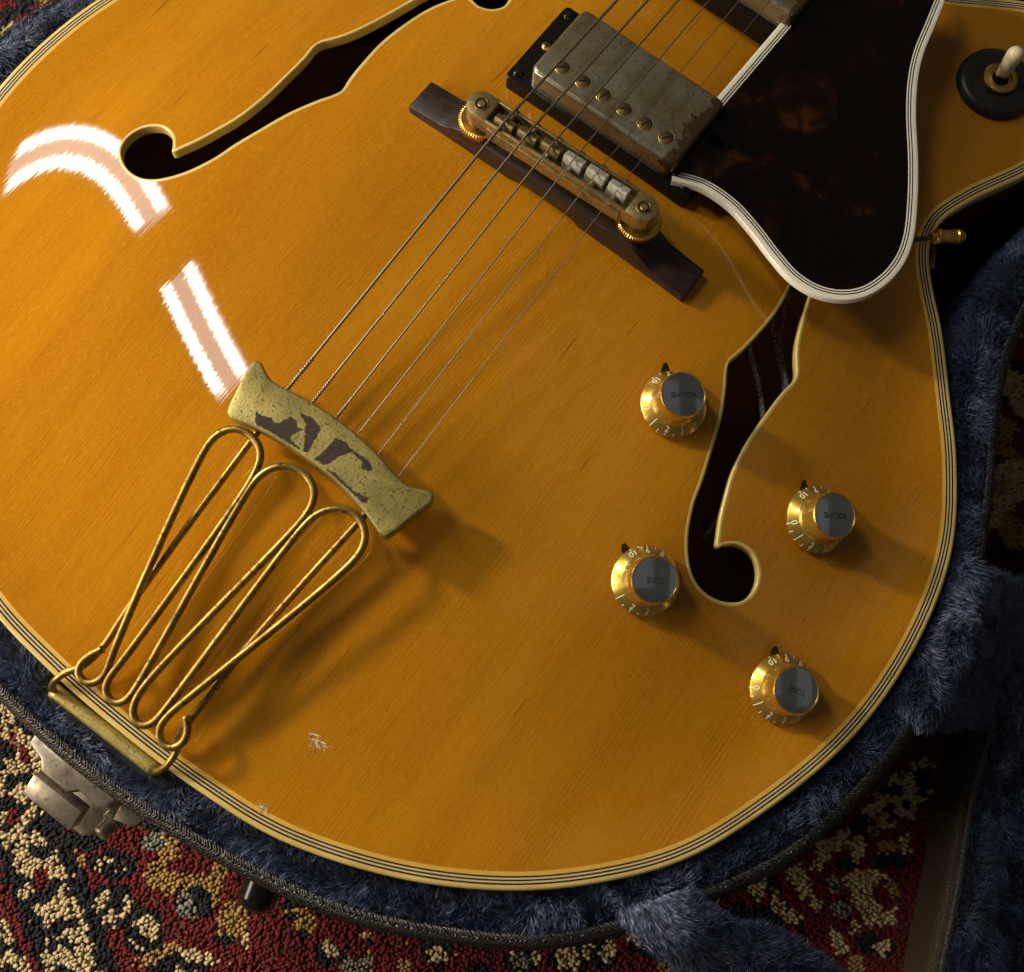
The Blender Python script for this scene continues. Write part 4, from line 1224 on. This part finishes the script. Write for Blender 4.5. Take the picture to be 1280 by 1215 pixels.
# ---- strings
TX = [(-25.3, -130.6), (-15, -129.8), (-4.7, -129.3), (5.3, -129.5), (15.5, -130.2), (26.2, -132.2)]
R = [.62, .50, .40, .28, .20, .15]
for i in range(6):
    sx = SX[i] * math.cos(YAW); sy = SY[i] + SX[i] * math.sin(YAW)
    zs = 46.9 - .0018 * (SX[i] ** 2) + .4
    tz = 31.4
    nx = SX[i] * .72
    end = (nx, 455.0, zs - .03 * 455)
    p0 = np.array([TX[i][0], TX[i][1] - 6, tz - .2]); p1 = np.array([sx, sy, zs])
    pts = [tuple(p0 + (p1 - p0) * k) for k in np.linspace(0, 1, 60)] + [tuple(p1 + (np.array(end) - p1) * k) for k in (.003, .1, .3, .6, 1)]
    # ball-end windings: a short twisted stretch at the tailpiece
    wl = (16, 15, 9, 14, 16, 17)[i]
    v, f = tube(pts, R[i], 8)
    st = put('string', mesh('string', v, f), MT['wound'] if i < 4 else MT['steel'], guitar)
    dirv = (p1 - p0) / np.linalg.norm(p1 - p0)
    tw = []
    sd = np.cross(dirv, (0, 0, 1)); sd /= np.linalg.norm(sd); up = np.cross(sd, dirv)
    for k in range(90):
        s_ = 4 + wl * k / 89; a = k * .95
        tw.append(p0 + dirv * s_ + (sd * math.cos(a) + up * math.sin(a)) * R[i] * .9)
    v, f = tube(tw, R[i] * .62 + .05, 6)
    put('end_winding', mesh('end_winding', v, f), MT['steel'], st)

# ---- control knobs
SK = [(0, 0), (12.2, 0), (12.75, .4), (12.75, 1.9), (12.3, 2.4), (9.9, 4.3), (9.55, 4.6), (9.3, 5.2), (9.0, 5.8), (8.8, 13.1), (8.65, 13.6), (8.45, 13.8), (8.2, 13.8)]
skirt = lathe_mesh('skirt', SK, 72, 22)
def knob_gold():
    m, nt, p = new_mat('gold_backed_clear_plastic')
    v = coords(nt)
    a = noise_tex(nt, v, 240, 4, .6)
    nt.links.new(ramp(nt, a, [(.3, (.46, .29, .04)), (.7, (.66, .43, .08))]), p.inputs['Base Color'])
    setp(p, metal=.8, rough=.28, coat=1.0, coatr=.06)
    return m
skirt.materials.append(knob_gold())
capm = lathe_mesh('cap', [(0, 14.3), (1.5, 14.285), (3, 14.24), (4.5, 14.165), (6, 14.06), (7.2, 13.955), (8.1, 13.86), (8.25, 13.5)], 64, 60); capm.materials.append(MT['cap'])
rim = lathe_mesh('cap_rim', [(7.95, 13.9), (8.05, 14.2), (8.5, 14.2), (8.75, 13.6)], 64, 60)
rim.materials.append(MT['gold_bright'])
def text_bm(txt, size, bm, M_):
    cu = bpy.data.curves.new('t', 'FONT'); cu.body = txt; cu.size = size; cu.align_x = 'CENTER'; cu.align_y = 'CENTER'; cu.resolution_u = 3
    o = bpy.data.objects.new('t', cu); C.objects.link(o)
    me = bpy.data.meshes.new_from_object(o.evaluated_get(bpy.context.evaluated_depsgraph_get()))
    t = bmesh.new(); t.from_mesh(me)
    bmesh.ops.transform(t, matrix=M_, verts=t.verts)
    me2 = bpy.data.meshes.new('t2'); t.to_mesh(me2); t.free(); bm.from_mesh(me2)
    bpy.data.objects.remove(o); bpy.data.curves.remove(cu); bpy.data.meshes.remove(me); bpy.data.meshes.remove(me2)
def dial():
    bm = bmesh.new(); slope = math.atan2(4.5, 2.1)
    for k in range(11):
        a = math.radians(180 + 29.7 * k)
        r_ = 11.0; z_ = 2.4 + (12.3 - r_) / 2.4 * 1.9 + .08
        o = Vector((r_ * math.cos(a), r_ * math.sin(a), z_))
        up = Vector((-math.cos(a) * 2.4, -math.sin(a) * 2.4, 1.9)).normalized()
        right = Vector((-math.sin(a), math.cos(a), 0))
        nn = right.cross(up)
        M_ = Matrix((right, up, nn)).transposed().to_4x4(); M_.translation = o + nn * .06
        text_bm(str(k), 3.4, bm, M_)
    return from_bm('dial_numbers', bm)
def ticks():
    bm = bmesh.new()
    for k in range(0, 41):
        a = math.radians(180 + 29.7 * k / 4 - 0)
        if k % 2: continue
        big = k % 4 == 0
        c, s_ = math.cos(a), math.sin(a); w_ = .14
        def P(r_, z_, t): return bm.verts.new((r_ * c - t * s_, r_ * s_ + t * c, z_))
        q = [(12.80, .8), (12.80, 1.9), (12.36, 2.48)] + [(11.75 if big else 12.0, 2.95 if big else 2.75)]
        L_ = [(P(r_, z_, -w_), P(r_, z_, w_)) for r_, z_ in q]
        for (a1, b1), (a2, b2) in zip(L_, L_[1:]): bm.faces.new((a1, b1, b2, a2))
    return from_bm('dial_ticks', bm)
dial_me = dial(); dial_me.materials.append(MT['mark'])
tick_me = ticks(); tick_me.materials.append(MT['mark'])
def word(txt):
    bm = bmesh.new(); text_bm(txt, 3.0, bm, Matrix.Translation((0, 0, 14.33)) @ Matrix.Diagonal((.82, 1.0, 1, 1)))
    me = from_bm('lettering', bm); me.materials.append(MT['ink']); return me
words = dict(VOLUME=word('VOLUME'), TONE=word('TONE'))
def pointer_mesh():
    bm = bmesh.new()
    ys = [(-1.9, 11.6), (1.9, 11.6), (1.5, 14.0), (.7, 15.9), (-.7, 15.9), (-1.5, 14.0)]
    b = [bm.verts.new((y, r_, .5 + max(0, r_ - 12.2) * .7)) for y, r_ in ys]
    t = [bm.verts.new((y, r_, 1.1 + max(0, r_ - 12.2) * .7)) for y, r_ in ys]
    bm.faces.new(b[::-1]); bm.faces.new(t)
    for i in range(6): bm.faces.new((b[i], b[(i + 1) % 6], t[(i + 1) % 6], t[i]))
    bmesh.ops.recalc_face_normals(bm, faces=bm.faces)
    return from_bm('pointer', bm, angle=40)
pt = pointer_mesh(); pt.materials.append(simple('tarnished_pointer', (.05, .032, .018), (.11, .075, .04), 500, .4, .7))
washer = lathe_mesh('washer', [(0, .6), (10.5, .6), (10.8, .3), (10.8, -.4)], 40); washer.materials.append(MT['satin'])
# image-plane reference: +y of the photo lies at 37.6 deg to the left of the neck
UPA = math.radians(90 + 37.6)
KN = [((87.9, -45.6), 'VOLUME', (77.6, -36.5), 12, 182, 'volume knob nearest the bridge'),
      ((157.2, -44.9), 'VOLUME', (145.0, -37.6), 8, 177, 'volume knob between the treble f-hole and the rim'),
      ((117.9, -105.6), 'TONE', (104.5, -100.9), 0, 178, 'tone knob between tailpiece and treble f-hole'),
      ((182.2, -104.9), 'TONE', (171.7, -95.5), -4, 160, 'tone knob nearest the rim of the case')]
for (x, y), txt, pp, spin, tang, lab in KN:
    z = A(x, y); nrm = AN(x, y)
    g = group_empty('knob', guitar, (x, y, z)); g['label'] = lab
    img = math.radians(37.6)              # the photo's x axis in the guitar frame
    m0 = frame((x, y, z + 1.2), nrm, (math.cos(img + math.radians(spin)), math.sin(img + math.radians(spin)), 0))
    put('washer', washer, None, g, frame((x, y, z + .5), nrm))
    put('skirt', skirt, None, g, m0)
    put('dial_numbers', dial_me, None, g, m0); put('dial_ticks', tick_me, None, g, m0)
    put('cap', capm, None, g, m0); put('cap_rim', rim, None, g, m0)
    put('lettering', words[txt], None, g, frame((x, y, z + 1.2), nrm, (math.cos(img + math.radians(tang)), math.sin(img + math.radians(tang)), 0)))
    dx, dy = pp[0] - x, pp[1] - y
    put('pointer', pt, None, g, frame((x, y, z + .6), nrm, (dy, -dx, 0)))

MT['tip'] = simple('cream_switch_tip', (.80, .66, .40), (.84, .71, .46), 200, .3, coat=.4)
# ---- toggle switch
tx, ty = 116.6, 174.6; tz = A(tx, ty); tn = AN(tx, ty)
tog = group_empty('toggle_switch', guitar, (tx, ty, tz))
mt = frame((tx, ty, tz), tn)
put('switch_washer', lathe_mesh('switch_washer', [(6.4, 3.2), (9, 4.2), (15.0, 4.2), (16.8, 3.4), (17.5, 1.8), (17.6, -1.5)], 64, 60), MT['satin'], tog, mt)
put('switch_nut', lathe_mesh('switch_nut', [(3.6, 2.8), (3.8, 5.4), (4.8, 5.4), (5.0, 6.4), (6.6, 6.4), (7.4, 5.8), (7.4, 2.8)], 192, 30, ripple=(7.3, .25, 48)), MT['gold_bright'], tog, mt)
put('switch_stem', lathe_mesh('switch_stem', [(2.4, 3.2), (2.2, 7.5), (0, 7.6)], 20), MT['satin'], tog, mt)
put('switch_tip', lathe_mesh('switch_tip', [(2.8, 6.4), (2.9, 8), (3.3, 13), (3.7, 16.5), (3.5, 18.4), (2.5, 19.8), (1.0, 20.4), (0, 20.5)], 28, 60), MT['tip'], tog, mt @ Matrix.Rotation(math.radians(-10), 4, 'X') @ Matrix.Rotation(math.radians(-5), 4, 'Y'))

# ---- neck end, fingerboard
nb = prism_bm([(-28, 170), (28, 170), (24, 455), (-24, 455)], 0, 1)
for v_ in nb.verts: v_.co.z = (42.2 - .03 * v_.co.y) if v_.co.z > .5 else (35.5 - .03 * v_.co.y)
board = put('fingerboard', from_bm('fingerboard', nb, angle=30), MT['board'], guitar)
for k in range(14):
    y = 176 + 17 * k * (1 + .03 * k)
    if y > 450: break
    w_ = 27.5 - 4 * (y - 170) / 285
    v, f = tube([(-w_, y, 42.4 - .03 * y), (w_, y, 42.4 - .03 * y)], .9, 6)
    put('fret', mesh('fret', v, f), MT['brass'], board)
nk = prism_bm([(-27, 176), (27, 176), (23, 455), (-23, 455)], 0, 1)
for v_ in nk.verts: v_.co.z = (35.4 - .03 * v_.co.y) if v_.co.z > .5 else (12 - .02 * v_.co.y - (40 if v_.co.y < 300 else 0))
put('neck', from_bm('neck', nk, angle=30), MT['side'], guitar)

# ---- two small lacquer chips by the tail, their glare put into the cream colour
MT['glare'] = simple('cream_painted_glare', (1.0, .86, .55), (.90, .66, .30), 500, .3)
def glare_chip(cx, cy, n, spread, seed):
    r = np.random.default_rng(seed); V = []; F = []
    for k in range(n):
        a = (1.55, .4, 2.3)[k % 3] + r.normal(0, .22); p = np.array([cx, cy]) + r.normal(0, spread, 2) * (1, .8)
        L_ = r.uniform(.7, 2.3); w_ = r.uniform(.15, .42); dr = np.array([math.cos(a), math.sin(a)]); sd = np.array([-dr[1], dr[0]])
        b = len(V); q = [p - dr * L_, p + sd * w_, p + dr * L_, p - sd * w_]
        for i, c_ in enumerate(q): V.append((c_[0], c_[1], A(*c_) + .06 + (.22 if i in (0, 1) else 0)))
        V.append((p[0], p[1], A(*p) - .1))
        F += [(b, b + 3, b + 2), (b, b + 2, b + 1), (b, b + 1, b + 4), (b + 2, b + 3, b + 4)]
    put('chip_glare', mesh('chip_glare', V, F, False), MT['glare'], guitar)
glare_chip(58.9, -221.7, 24, 1.5, 3); glare_chip(57.0, -250.4, 9, .9, 4)
